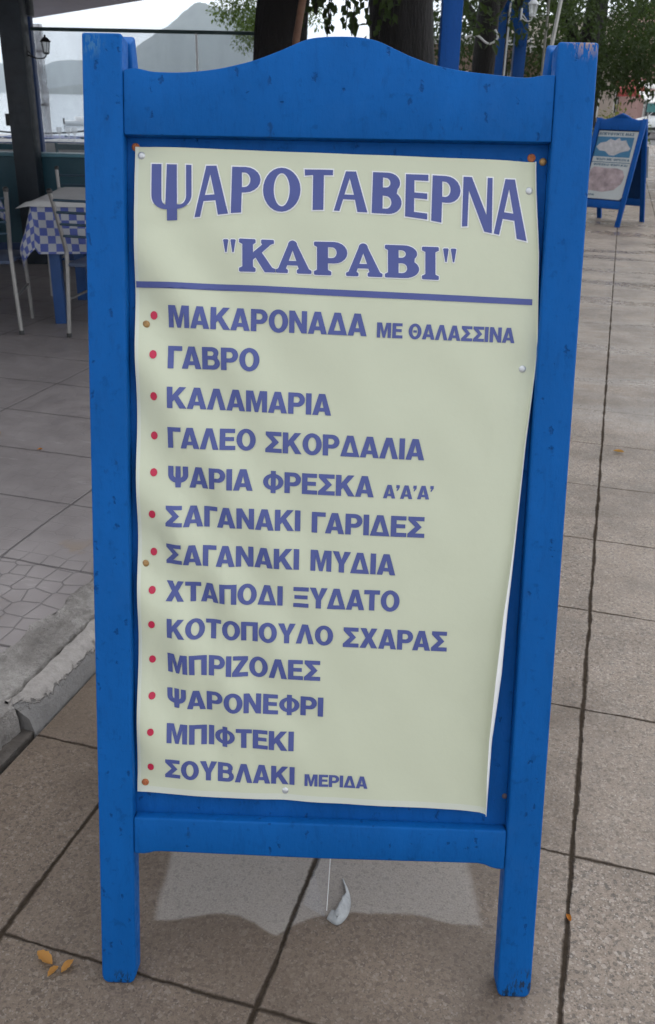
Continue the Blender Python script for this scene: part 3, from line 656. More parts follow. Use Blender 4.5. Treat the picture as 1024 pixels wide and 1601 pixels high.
def ink(name, loops, lift, mat, parent, grow=0.0, cell=.011):
    """outlines in (u, v) metres -> one mesh that follows the vinyl"""
    cu = bpy.data.curves.new(name, 'CURVE'); cu.dimensions = '2D'; cu.fill_mode = 'FRONT'; cu.offset = grow
    for lp in loops:
        sp = cu.splines.new('POLY'); sp.points.add(len(lp)-1); sp.use_cyclic_u = True
        for p, q in zip(sp.points, lp): p.co = (q[0], q[1], 0, 1)
    tmp = bpy.data.objects.new('tmp', cu); C.objects.link(tmp)
    dg = bpy.context.evaluated_depsgraph_get(); me = bpy.data.meshes.new_from_object(tmp.evaluated_get(dg))
    C.objects.unlink(tmp); bpy.data.objects.remove(tmp); bpy.data.curves.remove(cu)
    me.name = name
    bm = bmesh.new(); bm.from_mesh(me); bmesh.ops.remove_doubles(bm, verts=bm.verts, dist=1e-6); bmesh.ops.triangulate(bm, faces=bm.faces)
    for _ in range(4):
        es = [e for e in bm.edges if e.calc_length() > cell]
        if not es: break
        bmesh.ops.subdivide_edges(bm, edges=es, cuts=1); bmesh.ops.triangulate(bm, faces=bm.faces)
    for v in bm.verts:
        u_, v_ = v.co.x, v.co.y
        e = .003; gu = (bw(u_+e, v_)-bw(u_-e, v_))/(2*e); gv = (bw(u_, v_+e)-bw(u_, v_-e))/(2*e)
        v.co = F(u_, v_, bw(u_, v_)+lift*math.sqrt(1+gu*gu+gv*gv))
    bmesh.ops.recalc_face_normals(bm, faces=bm.faces)
    nrm = F(0, 0, 1)-F(0, 0, 0)
    for f in bm.faces:
        if f.normal.dot(nrm) < 0: f.normal_flip()
    bm.to_mesh(me); bm.free()
    return finish(name, me, mat, parent, smooth=60)
def ink_mat(name, col):
    g = NG(name); co = g.coord(); n = g.noise(co, 12, 5, .6)
    g.color(g.mix(n, tuple(c*.90 for c in col), tuple(c*1.12 for c in col))); g.rough(.40); g.spec(.4); return g.m
M_ink = ink_mat('faded_violet_ink', (.076, .098, .295)); M_red = ink_mat('red_ink', (.50, .022, .07)); M_halo = ink_mat('white_ink', (.78, .79, .80))
def quad_map(quad):
    (a, b, c, d) = [Vector(q) for q in quad]            # top-left, top-right, bottom-right, bottom-left
    def fn(p):
        x, y = p; t = a.lerp(b, x); bo = d.lerp(c, x); q = bo.lerp(t, y); return (q.x, q.y)
    return fn
tl = []
for ch, quad in TITLE:
    m = quad_map(quad); tl += [[m(p) for p in lp] for lp in HEADL[ch]]
ink('title_outline', tl, .0007, M_halo, banner, grow=.0019); ink('title_lettering', tl, .0012, M_ink, banner)
nl = []
for ch, quad in NAME:
    m = quad_map(quad); nl += [[m(p) for p in lp] for lp in SLAB[ch]]
ink('name_outline', nl, .0007, M_halo, banner, grow=.0014); ink('name_lettering', nl, .0012, M_ink, banner)
ink('divider_line', [[(.0705, 1.1834), (.2527, 1.1811), (.4078, 1.1770), (.55, 1.1738), (.6705, 1.1706), (.6705, 1.1618), (.55, 1.1646), (.4081, 1.1674), (.2528, 1.1717), (.0705, 1.1741)]], .0009, M_ink, banner)
for (txt, ul, vl, ur, vr, ch_) in MENU:
    adv = []; x = 0
    for k, c in enumerate(txt):
        if c == ' ': x += .36; continue
        w_, loops = BOLD[c]
        gap = .09 if (k and txt[k-1] in 'ΜΝΙΠ' and c in 'ΜΚΡΝΕΓΒΙΠ') else .045
        if k and txt[k-1] in 'ΑΛΔΚΥΤ' and c in 'ΑΛΔΧΥΤ': gap = .02
        if k and (txt[k-1]+c) in ('ΤΑ', 'ΑΤ', 'ΡΑ', 'ΓΑ', 'ΥΔ', 'ΑΥ'): gap = -.02
        if x: x += gap
        adv.append((x, loops, c)); x += w_
    sx = math.hypot(ur-ul, vr-vl)/x; dx = (ur-ul)/x; dyv = (vr-vl)/x
    loops = []
    for (x0, lps, c) in adv:
        for lp in lps: loops.append([(ul+(x0+p[0])*dx, vl+(x0+p[0])*dyv+p[1]*ch_) for p in lp])
    ink('menu_lettering', loops, .0009, M_ink, banner)
BUL = [(.0968, 1.1333), (.0972, 1.0746), (.0976, 1.0111), (.096, .9495), (.0955, .892), (.0928, .8254), (.0932, .763), (.0916, .7018), (.09, .6439), (.0894, .583), (.0888, .5212), (.0872, .4607), (.0855, .396)]
for (u_, v_) in BUL:
    ink('bullet_dot', [ell(u_, v_, .0054, .0064, 20)], .0009, M_red, banner)
# nails
NM = {'rust': simple('rusty_nail', (.42, .13, .05), .7, .2, .3, 200), 'white': simple('zinc_nail', (.62, .64, .66), .35, .5, .1, 200), 'brass': simple('weathered_brass_nail', (.40, .24, .10), .5, .5, .3, 200), 'old': simple('paint_stained_nail', (.10, .08, .10), .7, .2, .3, 200)}
NL = {'rust': 'rusty orange nail', 'white': 'shiny zinc nail', 'brass': 'brownish brass nail', 'old': 'dark old nail'}
nd = (F(0, 0, 1)-F(0, 0, 0)).normalized()
for (u_, v_, k) in NAILS:
    on = B_LEFT[0][1] < u_ < .665 and .36 < v_ < 1.372
    w_ = (bw(u_, v_) if on else WP-.0007)
    r = .0058 if k != 'old' else .005
    prof = [(r, 0), (r*.96, r*.18), (r*.8, r*.36), (r*.5, r*.5), (r*.15, r*.56)] if k != 'rust' else [(r*1.05, 0), (r*1.02, r*.25), (r*.7, r*.5), (r*.45, r*.45), (r*.2, r*.62)]
    mb = MB(); mb.lathe(prof, F(u_, v_, w_-.0004), 14, 0, nd)
    o = mb.build('nail', NM[k], board, smooth=40); o['label'] = NL[k]

# ---------------------------------------------------------------- torn strip hanging on a thread under the board
strip = thing('torn_strip', (.03, 1.245, 0), 'torn grey tape strip curled on the ground, hanging by a thread under the board', 'torn tape')
M_tape = simple('grey_tape', (.33, .34, .345), .6, var=.25, scale=60, bump=.002, bscale=160)
path = catmull([(-.016, -.010, .0), (.004, -.024, 0), (.022, -.006, 0), (.030, .022, 0), (.028, .052, 0), (.016, .088, 0)], 6)
wid = [(.0, .022), (.12, .030), (.3, .030), (.5, .032), (.66, .026), (.8, .011), (1, .002)]
mb = MB(); vs = []; n = len(path)
for i, p in enumerate(path):
    t = i/(n-1); h = lerp_table(wid, t); tn = (path[min(i+1, n-1)]-path[max(i-1, 0)]).normalized(); sd_ = Vector((tn.y, -tn.x, 0))
    jag = .003*noise.noise(Vector((t*19, 3, 0)))
    for k in range(5):
        q = k/4; vs.append(p-sd_*(h*.62*q)+Vector((0, 0, .002+h*(.55*q+.06*math.sin(q*3))+(jag*1.6 if k == 4 else 0))))
mb.add(vs, [(i*5+k, i*5+k+1, (i+1)*5+k+1, (i+1)*5+k) for i in range(n-1) for k in range(4)])
o = mb.build('tape_strip', M_tape, strip, smooth=180); sm = o.modifiers.new('thickness', 'SOLIDIFY'); sm.thickness = .0012
mb = MB(); mb.tube([(-.016, -.012, .026), (-.012, .01, .12), (-.006, .05, .30), (-.002, .07, .40)], .0008, 5)
mb.build('thread', simple('white_thread', (.75, .75, .76), .7), strip)
M_film = NG('clear_film'); M_film.color((.75, .77, .82)); M_film.rough(.35); M_film.b.inputs['Alpha'].default_value = .10
mb = MB(); mb.add([(-.018, -.010, .006), (-.060, .02, .004), (-.042, .10, .012), (-.010, .03, .20)], [(0, 1, 2), (0, 2, 3)]); mb.build('clear_film', M_film.m, strip)

# ---------------------------------------------------------------- fallen leaves
M_leafd = [leaf_mat('dead_leaf_orange', (.34, .15, .04), (.50, .27, .09)), leaf_mat('dead_leaf_rust', (.30, .09, .02), (.50, .20, .04))]
def fallen(loc, size, rz, m, label, seed):
    rnd = random.Random(seed); mb = MB(); N = 9; vs = []; curl = rnd.uniform(.6, 1.1)
    for i in range(N+1):
        t = i/N; w_ = size*.21*math.sin(math.pi*min(1, t*1.02))**.8*(1+.13*math.sin(i*2.6+seed))+.0006
        for s_ in (-1, -.5, 0, .5, 1):
            vs.append(((s_*w_), (t-.5)*size, .003+size*curl*(s_*s_*.28*math.sin(math.pi*t)+.35*(t-.5)**2)+.002*rnd.random()))
    mb.add(vs, [(i*5+k, i*5+k+1, (i+1)*5+k+1, (i+1)*5+k) for i in range(N) for k in range(4)])
    o = mb.build('fallen_leaf', m, smooth=180); o.location = loc; o.rotation_euler = (0, 0, rz)
    return tag(o, label, 'leaf', 'dead leaves on the paving')
fallen((-.484, 1.135, 0), 0.043, .9, M_leafd[0], 'biggest curled orange leaf on the pavement left of the board leg', 1)
fallen((-.462, 1.108, 0), 0.025, 2.6, M_leafd[0], 'small orange leaf scrap just below the biggest leaf', 2)
fallen((-.440, 1.120, 0), 0.030, -.5, M_leafd[0], 'pointed orange leaf lying nearest the left leg of the board', 3)
fallen((1.281, 3.779, 0), 0.049, 1.2, M_leafd[0], 'lone orange leaf on the far pavement right of the board', 4)
fallen((.470, 1.247, 0), 0.018, .2, M_leafd[1], 'rusty leaf scrap beside the paving joint near the right leg', 5)
fallen((-1.17, 3.45, TZ), .022, 2.0, M_leafd[1], 'tiny red brown leaf on the stamped concrete terrace', 6)
fallen((-1.40, 3.62, TZ), .05, .5, M_leafd[0], 'tan leaf at the left edge of the terrace', 7)

# ---------------------------------------------------------------- tavern furniture
M_alu = simple('dull_aluminium', (.30, .29, .28), .42, .75, .08, 20); M_black = simple('black_plastic', (.012, .012, .013), .5)
M_cord = simple('seat_cord', (.05, .07, .12), .7, var=.2, scale=60, bump=.002); M_slat = simple('dark_teal_tube', (.02, .05, .08), .5)
def make_chair(label):
    t = thing('metal_chair', (0, 0, 0), label, 'chair', 0, 'metal tavern chairs on the terrace')
    for s in (-1, 1):
        mb = MB(); p = catmull([(s*.222, -.235, .012), (s*.212, -.215, .25), (s*.205, -.20, .46), (s*.208, -.205, .52), (s*.225, -.245, .70), (s*.238, -.275, .825)], 6)
        mb.tube(p, .0125, 10); o = mb.build('rear_leg', M_alu, t, smooth=60)
        mb = MB(); mb.lathe([(.002, -.012), (.0150, -.010), (.0165, .004), (.012, .013), (.004, .016)], p[-1], 10); mb.build('end_cap', M_black, o, smooth=60)
        mb = MB(); mb.lathe([(.0145, 0), (.0145, .022), (.012, .024)], (s*.222, -.2355, 0), 10); mb.build('foot_cap', M_black, o, smooth=60)
        mb = MB(); mb.tube([(s*.20, .205, 0), (s*.198, .20, .25), (s*.195, .195, .42)], .0125, 10); mb.build('front_leg', M_alu, t, smooth=60)
        mb = MB(); mb.tube([(s*.214, -.215, .22), (s*.198, .20, .22)], .008, 8); mb.build('stretcher', M_alu, t, smooth=60)
    mb = MB(); mb.box(-.205, .205, -.21, .215, .405, .428); mb.build('seat', M_cord, t, bevel=.008)
    for k in range(4):
        z = .58+.066*k; y = -.205-.070*(z-.52)/.30; w_ = .21+.026*(z-.52)/.30
        mb = MB(); mb.tube([(-w_, y, z), (-w_*.4, y-.018, z), (w_*.4, y-.018, z), (w_, y, z)], .0075, 8); mb.build('back_rod', M_slat, t, smooth=60)
    return t
ch1 = make_chair('metal chair whose slatted back shows beside the left leg of the big blue board')
ch1.location = (-1.54+.235, 5.36+.19, TZ); ch1.rotation_euler = (0, 0, R(-8))
dup(ch1, (-1.865-.235, 5.36+.24, TZ), R(6), 'metal chair at the left picture edge, in front of the checked tablecloth')
dup(ch1, (-1.79, 6.74, TZ), R(178), 'metal chair on the far side of the checked table, top of its back showing')

def check_mat(name, c1, c2, n=22.0):
    g = NG(name); uv = g.coord('UV'); ck = g.n.new('ShaderNodeTexChecker'); g.link(uv, ck.inputs['Vector']); ck.inputs['Scale'].default_value = n
    ck.inputs['Color1'].default_value = (*c1, 1); ck.inputs['Color2'].default_value = (*c2, 1)
    co = g.coord(); g.color(g.mix(g.math('MULTIPLY', g.noise(co, 9, 4), .35), ck.outputs[0], (.25, .28, .36))); g.rough(.8); g.spec(.2); g.bump(g.noise(co, 300, 2), .0006); return g.m
M_check = check_mat('blue_white_check', (.045, .07, .30), (.38, .39, .42)); M_white = simple('white_tablecloth', (.48, .48, .48), .75, var=.06, spec=.2)
M_tblue = simple('blue_table_paint', (.02, .07, .22), .5, var=.15)
def cloth(name, mat, hx, hy, z, drop, label, cat, loc, rz=0, wave=.03, corner=.11, seed=0, group=None, res=.028, flat=False):
    """a square cloth over a table top: flat on top, hanging with folds, longer at the corners"""
    dx = drop; nx = int((2*hx+2*dx)/res); ny = int((2*hy+2*dx)/res); vs = []; uvs = []
    for j in range(ny+1):
        for i in range(nx+1):
            a = -hx-dx+(2*hx+2*dx)*i/nx; b = -hy-dx+(2*hy+2*dx)*j/ny
            ox = max(0, abs(a)-hx); oy = max(0, abs(b)-hy); sx = 1 if a > 0 else -1; sy = 1 if b > 0 else -1
            per = a+b*1.3+seed
            fold = wave*(.5+.5*math.sin(per*15+2*noise.noise(Vector((a*3, b*3, seed)))))
            if ox == 0 and oy == 0: p = (a, b, z+.0015*noise.noise(Vector((a*6, b*6, seed))))
            elif oy == 0: k = min(1, ox/dx); p = (sx*(hx+.006+fold*k), b, z-ox)
            elif ox == 0: k = min(1, oy/dx); p = (a, sy*(hy+.006+fold*k), z-oy)
            else:
                d = math.hypot(ox, oy); k = min(1, d/dx); an = math.atan2(oy, ox)
                out_ = .012+.10*k*math.sin(2*an)
                p = (sx*(hx+out_*math.cos(an)+fold*k*.3), sy*(hy+out_*math.sin(an)+fold*k*.3), z-d*(.90 if not flat else .8))
            vs.append(p); uvs.append((a, b))
    fs = [(j*(nx+1)+i, j*(nx+1)+i+1, (j+1)*(nx+1)+i+1, (j+1)*(nx+1)+i) for j in range(ny) for i in range(nx)]
    mb = MB(); mb.add(vs, fs); o = mb.build(name, mat, smooth=180)
    ul = o.data.uv_layers.new(name='UVMap')
    for lp in o.data.loops: q = uvs[lp.vertex_index]; ul.data[lp.index].uv = (q[0], q[1])
    o.location = loc; o.rotation_euler = (0, 0, rz)
    return tag(o, label, cat, group)
def make_table(label, hx, hy, h, group='wooden tavern tables'):
    t = thing('tavern_table', (0, 0, 0), label, 'table', 0, group)
    mb = MB(); mb.box(-hx, hx, -hy, hy, h-.028, h); mb.build('tabletop', M_tblue, t, bevel=.004)
    for y in (-hy+.06, hy-.06):
        mb = MB(); mb.box(-hx+.06, hx-.06, y-.01, y+.01, h-.11, h-.03); mb.build('apron', M_tblue, t)
    for sx in (-1, 1):
        for sy in (-1, 1):
            mb = MB(); x = sx*(hx-.07); y = sy*(hy-.06); mb.box(x-.033, x+.033, y-.033, y+.033, 0, h-.03); mb.build('leg', M_tblue, t, bevel=.004)
    return t
TX, TY = -1.20, 6.12
tb = make_table('blue wooden table under the checked cloth by the board', .60, .43, .735); tb.location = (TX, TY, TZ); tb.rotation_euler = (0, 0, R(4))
cloth('checked_tablecloth', M_check, .61, .44, .737+TZ, .30, 'blue and white checked tablecloth with its corner hanging low by the chairs', 'tablecloth', (TX, TY, 0), R(4), seed=1.7)
cloth('table_topper', M_white, .62, .45, .742+TZ, .035, 'plain white topper spread over the nearer checked tablecloth', 'tablecloth', (TX, TY, .0), R(4), wave=.006, flat=True)
tb2 = dup(tb, (-3.22, 6.75, TZ), R(-6), 'blue wooden table in the shade at the left picture edge')
cloth('checked_tablecloth', M_check, .61, .44, .737+TZ, .30, 'shaded checked tablecloth on the table cut off by the left edge', 'tablecloth', (-3.22, 6.75, 0), R(-6), seed=4.1)

# ---------------------------------------------------------------- tavern shelter: parapet, posts, awning, clear screen
M_teal = simple('teal_paint', (.018, .075, .105), .5, var=.2, scale=5, bump=.001); M_tealtop = simple('pale_teal_ledge', (.10, .24, .30), .45, var=.12)
M_darkpost = simple('dark_stained_post', (.012, .018, .026), .5, var=.3, scale=9, bump=.002); M_navy = simple('navy_post_paint', (.012, .04, .13), .5, var=.2)
par = thing('parapet_wall', (-4, 8.15, TZ), 'low teal painted parapet wall behind the dining tables', 'wall')
mb = MB(); mb.box(-5, 3.9, -.06, .06, 0, .835); mb.build('wall_panel', M_teal, par)
mb = MB(); mb.box(-5, 3.92, -.10, .10, .837, .865); mb.build('ledge', M_tealtop, par, bevel=.006)
mb = MB(); mb.box(-5, 3.9, -.075, -.062, 0, .14); mb.build('skirting', M_navy, par)
mb = MB(); mb.box(-.088, .088, -.09, .09, 0, 2.55); o = mb.build('shelter_post', M_darkpost, bevel=.008); o.location = (-2.505, 7.93, TZ); tag(o, 'thick dark timber post holding up the awning', 'post')
bx = MB(); bx.box(-.03, .03, -.02, .02, -.045, .045); o2 = bx.build('switch_box', M_black, o, bevel=.004); o2.location = (-.105, -.02, 1.12)
mb = MB(); mb.box(-.045, .045, -.045, .045, 0, 2.3); o = mb.build('shelter_post', M_navy, bevel=.005); o.location = (-2.86, 9.45, 0); tag(o, 'thin navy post behind the thick dark one', 'post')
# rolled clear curtain tied to the post
rc = thing('rolled_curtain', (-2.735, 9.35, 0), 'rolled up pale plastic curtain hanging beside the navy post', 'curtain')
pts = [(.0+.012*noise.noise(Vector((z*4, 0, 0))), 0, z) for z in [1.02+.05*i for i in range(20)]]
mb = MB(); mb.tube(pts, [.040+.012*noise.noise(Vector((i*.6, 7, 0))) for i in range(20)], 10); gp = NG('pale_plastic'); gp.color((.82, .81, .86)); gp.rough(.3); gp.bump(gp.noise(gp.coord(), 15, 4), .01); gt = gp.n.new('ShaderNodeBsdfTransparent'); gm = gp.n.new('ShaderNodeMixShader'); gp.link(gp.ramp(gp.noise(gp.mapping(gp.coord(), scale=(1, 1, .4)), 14, 3), .35, .65, .25, .75), gm.inputs[0]); gp.link(gp.b.outputs[0], gm.inputs[1]); gp.link(gt.outputs[0], gm.inputs[2]); gp.link(gm.outputs[0], gp.out.inputs[0])
mb.build('roll', gp.m, rc, smooth=60)
for z in (1.3, 1.75):
    mb = MB(); mb.lathe([(.036, -.012), (.038, 0), (.036, .012)], (0, 0, z), 10); mb.build('tie_strap', M_black, rc, smooth=60)
# beam and awning
mb = MB(); mb.box(-3, .60, -.06, .06, -.07, .07); o = mb.build('shelter_beam', M_darkpost, bevel=.006); o.location = (-3.0, 8.1, 2.02); tag(o, 'dark beam under the awning, running left from the thick post', 'beam')
M_awn = simple('awning_canvas', (.42, .39, .43), .85, var=.08, scale=3, spec=.2)
aw = thing('awning', (-4, 8, 0), 'pale canvas awning roof over the dining tables', 'awning')
def awp(x, y): return 2.28+.035*(10-y)
pl = [(-4.55, 13.2), (-1.95, 10.4), (-.9, 8.9), (.5, 6.6), (.4, 3.8), (-.9, 2.9), (-14, 2.9), (-14, 13.6)]  # outline stretched out of view, forward and sideways, to add shade below
mb = MB(); n = len(pl)
mb.add([(x+4, y-8, awp(x, y)) for x, y in pl]+[(x+4, y-8, awp(x, y)+.05) for x, y in pl], [tuple(range(n)), tuple(range(2*n-1, n-1, -1))]+[(i, (i+1) % n, (i+1) % n+n, i+n) for i in range(n)])
mb.build('canvas', M_awn, aw)
for x in (-8, -6.4, -4.9):
    mb = MB(); mb.tube([(x+4, 3.5-8, awp(x, 3.5)-.03), (x+4, 12.8-8, awp(x, 12.8)-.03)], .025, 8); mb.build('rafter', M_alu, aw, smooth=60)
# clear plastic windscreen
ws = thing('plastic_windscreen', (-1.5, 8.18, TZ), 'clear plastic windscreen with a thin dark top rail standing above the parapet', 'windscreen')
g = NG('clear_plastic'); gl = g.n.new('ShaderNodeBsdfGlossy'); gl.inputs['Roughness'].default_value = .08; gl.inputs[0].default_value = (.9, .9, .9, 1)
tr = g.n.new('ShaderNodeBsdfTransparent'); tr.inputs[0].default_value = (.90, .91, .92, 1); df = g.n.new('ShaderNodeBsdfDiffuse'); df.inputs[0].default_value = (.55, .56, .57, 1)
m1 = g.n.new('ShaderNodeMixShader'); fr = g.n.new('ShaderNodeFresnel'); fr.inputs[0].default_value = 1.3
co = g.coord(); g.link(g.math('MULTIPLY', fr.outputs[0], .5), m1.inputs[0]); g.link(tr.outputs[0], m1.inputs[1]); g.link(gl.outputs[0], m1.inputs[2])
m2 = g.n.new('ShaderNodeMixShader'); g.link(g.ramp(g.noise(g.mapping(co, scale=(2, 1, .6)), 1.6, 5, .6), .3, .75, .03, .11), m2.inputs[0]); g.link(m1.outputs[0], m2.inputs[1]); g.link(df.outputs[0], m2.inputs[2]); g.link(m2.outputs[0], g.out.inputs[0])
for (a, b) in ((-.92, .362), (.382, 1.05)):
    mb = MB(); mb.box(a, b, -.0015, .0015, .87, 1.775); mb.build('clear_sheet', g.m, ws)
mb = MB(); mb.tube([(-.95, 0, 1.785), (1.06, 0, 1.785)], .014, 8); mb.build('top_rail', simple('dark_green_rail', (.03, .06, .06), .5), ws, smooth=60)
mb = MB(); mb.box(.364, .380, -.006, .006, .87, 1.775); mb.build('seam_strip', simple('milky_strip', (.80, .82, .84), .4), ws)
# wall lantern
def make_lantern(label, loc, rz, sc=1.0, col=(.015, .015, .017), A=.115):
    t = thing('wall_lantern', loc, label, 'lantern', rz, 'coach lanterns'); m = simple('lantern_metal', col, .5, .3)
    mb = MB(); mb.box(-.012*sc, .0, -.03*sc, .03*sc, -.05*sc, .06*sc); mb.build('back_plate', m, t, bevel=.003*sc)
    mb = MB(); mb.tube(catmull([(0, 0, -.03*sc), (A*.45*sc, 0, -.06*sc), (A*.87*sc, 0, -.055*sc), (A*sc, 0, -.02*sc)], 5), .007*sc, 6); mb.tube(catmull([(0, 0, .01*sc), (.03*sc, 0, -.02*sc), (.06*sc, 0, -.055*sc)], 4), .005*sc, 6); mb.build('bracket', m, t, smooth=60)
    mb = MB(); mb.lathe([(.024*sc, -.02*sc), (.034*sc, -.012*sc), (.034*sc, -.004*sc)], (A*sc, 0, 0), 6)
    for k in range(6):
        a = math.pi/3*k; mb.tube([(A*sc+.031*sc*math.cos(a), .031*sc*math.sin(a), -.004*sc), (A*sc+.047*sc*math.cos(a), .047*sc*math.sin(a), .10*sc)], .0035*sc, 4)
    mb.build('cage', m, t)
    mb = MB(); mb.lathe([(.029*sc, -.003*sc), (.044*sc, .099*sc)], (A*sc, 0, 0), 6); gg = NG('lantern_glass'); gg.color((.6, .62, .62)); gg.rough(.15); gg.b.inputs['Alpha'].default_value = .45; mb.build('glass', gg.m, t)
    mb = MB(); mb.lathe([(.062*sc, .100*sc), (.060*sc, .106*sc), (.03*sc, .138*sc), (.01*sc, .150*sc), (.012*sc, .162*sc), (.003*sc, .172*sc)], (A*sc, 0, 0), 6); mb.build('roof', m, t)
    return t
make_lantern('small dark coach lantern bracketed to the thick dark post', (-2.415, 7.93, 1.69), 0, .72, A=.20)

# ---------------------------------------------------------------- seaside dining deck beyond the parapet
M_steal = simple('teal_chair_paint', (.02, .09, .12), .5, var=.15); M_glass = NG('drinking_glass'); M_glass.color((.85, .88, .9)); M_glass.rough(.08); M_glass.b.inputs['Alpha'].default_value = .4
def deck_table(x, y, rz, label, cl, m):
    t = make_table(label, .45, .40, .74, 'tables on the seaside deck'); t.location = (x, y, .14); t.rotation_euler = (0, 0, rz)
    cloth('white_tablecloth', m, .455, .405, .882, .20, cl, 'tablecloth', (x, y, 0), rz, seed=x, res=.06, group='cloths on the seaside deck')
deck_table(-3.90, 11.6, .1, 'table on the seaside deck seen left of the thick post', 'white cloth on the deck table left of the thick post', M_white)
deck_table(-3.78, 12.9, 0, 'deck table standing right behind the rolled curtain', 'bluish check cloth on the deck table behind the rolled curtain', M_check)
deck_table(-3.12, 11.9, -.1, 'deck table with glasses beside the edge of the big board', 'white cloth under the glasses beside the edge of the big board', M_white)
deck_table(-4.75, 13.0, .0, 'deck table farthest left by the rope railing', 'white cloth on the deck table farthest left', M_white)
def wine(x, y, label, h=.15):
    mb = MB(); mb.lathe([(.03, 0), (.03, .004), (.005, .008), (.005, .06), (.03, .085), (.036, .115), (.030, h)], (0, 0, 0), 12); o = mb.build('drinking_glass', M_glass.m, smooth=60); o.location = (x, y, .885); tag(o, label, 'glass', 'glasses on the seaside deck')
for k, x in enumerate((-3.30, -3.21, -3.12)):
    wine(x, 11.75+.08*(k % 2), ['leftmost upturned glass on the white deck cloth by the board', 'middle upturned glass on the white deck cloth by the board', 'upturned glass nearest the board on the white deck cloth'][k])
def deck_chair(label):
    t = thing('wooden_chair', (0, 0, 0), label, 'chair', 0, 'painted chairs on the seaside deck')
    for s in (-1, 1):
        mb = MB(); mb.tube([(s*.19, -.20, 0), (s*.19, -.19, .44), (s*.19, -.25, .90)], .018, 6); mb.build('rear_leg', M_steal, t)
        mb = MB(); mb.tube([(s*.19, .19, 0), (s*.19, .19, .43)], .018, 6); mb.build('front_leg', M_steal, t)
    mb = MB(); mb.box(-.21, .21, -.21, .21, .43, .455); mb.build('seat', M_steal, t, bevel=.005)
    mb = MB(); mb.add([], [])
    for k in range(3): mb.box(-.19, .19, -.222-.03*k, -.204-.03*k, .58+.12*k, .65+.12*k)
    mb.build('backrest', M_steal, t); return t
dc = deck_chair('teal chair with its back to us beside the big board, on the seaside deck'); dc.location = (-2.92, 11.15, .14); dc.scale = (1, 1, .84)
dup(dc, (-3.40, 12.55, .14), 2.9, 'teal chair on the far side of the deck table with the glasses')
dup(dc, (-3.62, 10.95, .14), -.1, 'teal chair seen left of the thick dark post')
dup(dc, (-4.45, 11.9, .14), 1.3, 'teal chair turned sideways at the far left of the deck')
# rope railing on the quay edge
rr = thing('rope_railing', (-4.5, 14.6, .0), 'dark rope railing along the quay edge in front of the sea', 'railing')
for k in range(6):
    mb = MB(); mb.tube([(-4+1.6*k, 0, 0), (-4+1.6*k, 0, .93)], .03, 8); mb.build('railing_post', M_navy, rr, smooth=60)
mb = MB(); pts = []
for k in range(5):
    for j in range(8): t = j/8; pts.append((-4+1.6*(k+t), 0, .90-.05*4*t*(1-t)))
pts.append((4, 0, .90)); mb.tube(pts, .014, 6); mb.build('rope', M_darkpost, rr, smooth=60)
# small motorboat at anchor
bt = thing('motorboat', (-22.3, 86, -1.1), 'small white motorboat anchored on the sea left of the board', 'boat', R(20)); bt.scale = (.55, .55, .55)
hull = []; 
for i in range(13):
    t = i/12; w_ = .85*math.sin(math.pi*min(1, (1-t)*.55+.06)*1.0)*(1 if t < .98 else .1)*(1-t**5); sheer = .62+.35*t*t; keel = -.25+.30*t**4
    hull.append([(t*4.6-2.3, -w_, sheer), (t*4.6-2.3, -w_*.82, .15+.1*t), (t*4.6-2.3, 0, keel), (t*4.6-2.3, w_*.82, .15+.1*t), (t*4.6-2.3, w_, sheer)])
mb = MB(); mb.add([p for r in hull for p in r], [(i*5+k, i*5+k+1, (i+1)*5+k+1, (i+1)*5+k) for i in range(12) for k in range(4)]+[(0, 1, 2, 3, 4)]+[(i*5+4, i*5, (i+1)*5, (i+1)*5+4) for i in range(12)])
M_boat = simple('white_gelcoat', (.78, .78, .78), .3, var=.03); mb.build('hull', M_boat, bt, smooth=50)
mb = MB(); mb.box(-.6, .7, -.45, .45, .72, 1.25); mb.build('cabin', M_boat, bt, bevel=.08); mb = MB(); mb.box(.70, .73, -.38, .38, .92, 1.18); mb.build('window', M_black, bt)
mb = MB(); mb.box(-2.55, -2.3, -.15, .15, .1, 1.0); mb.build('outboard_motor', M_black, bt, bevel=.04)

# ================================================================ TREES
M_bark = NG('shaded_bark'); co = M_bark.coord(); nb = M_bark.noise(M_bark.mapping(co, scale=(5, 5, 1.2)), 4, 7, .65)
M_bark.color(M_bark.mix(nb, (.0025, .002, .002), (.012, .010, .009))); M_bark.rough(.9); M_bark.bump(nb, .03); M_bark = M_bark.m  # brown bark darkened to near black, canopy shade put into the colour
M_lf = {'dark': leaf_mat('dark_foliage', (.014, .024, .010), (.050, .070, .028)), 'mid': leaf_mat('mid_foliage', (.028, .05, .012), (.085, .125, .035)),
        'light': leaf_mat('light_foliage', (.05, .085, .02), (.14, .19, .06)), 'yellow': leaf_mat('yellowing_foliage', (.08, .10, .02), (.20, .19, .05))}
def trunk_mb(pts, rs, n=16, seed=0, amp=.10):
    mb = MB(); mb.tube(catmull(pts, 5), 1, n); P = catmull(pts, 5); m = len(P)
    for i in range(m):
        r = lerp_table([(k*(m-1)/(len(rs)-1), q) for k, q in enumerate(rs)], i)
        for k in range(n):
            v = Vector(mb.v[i*n+k]); d = v-P[i]; rr = r*(1+amp*noise.noise(Vector((d.x*1.6+seed, d.y*1.6, P[i].z*1.3)))+amp*.5*noise.noise(Vector((d.x*5, d.y*5+seed, P[i].z*2.5))))
            mb.v[i*n+k] = tuple(P[i]+d*rr)
    return mb
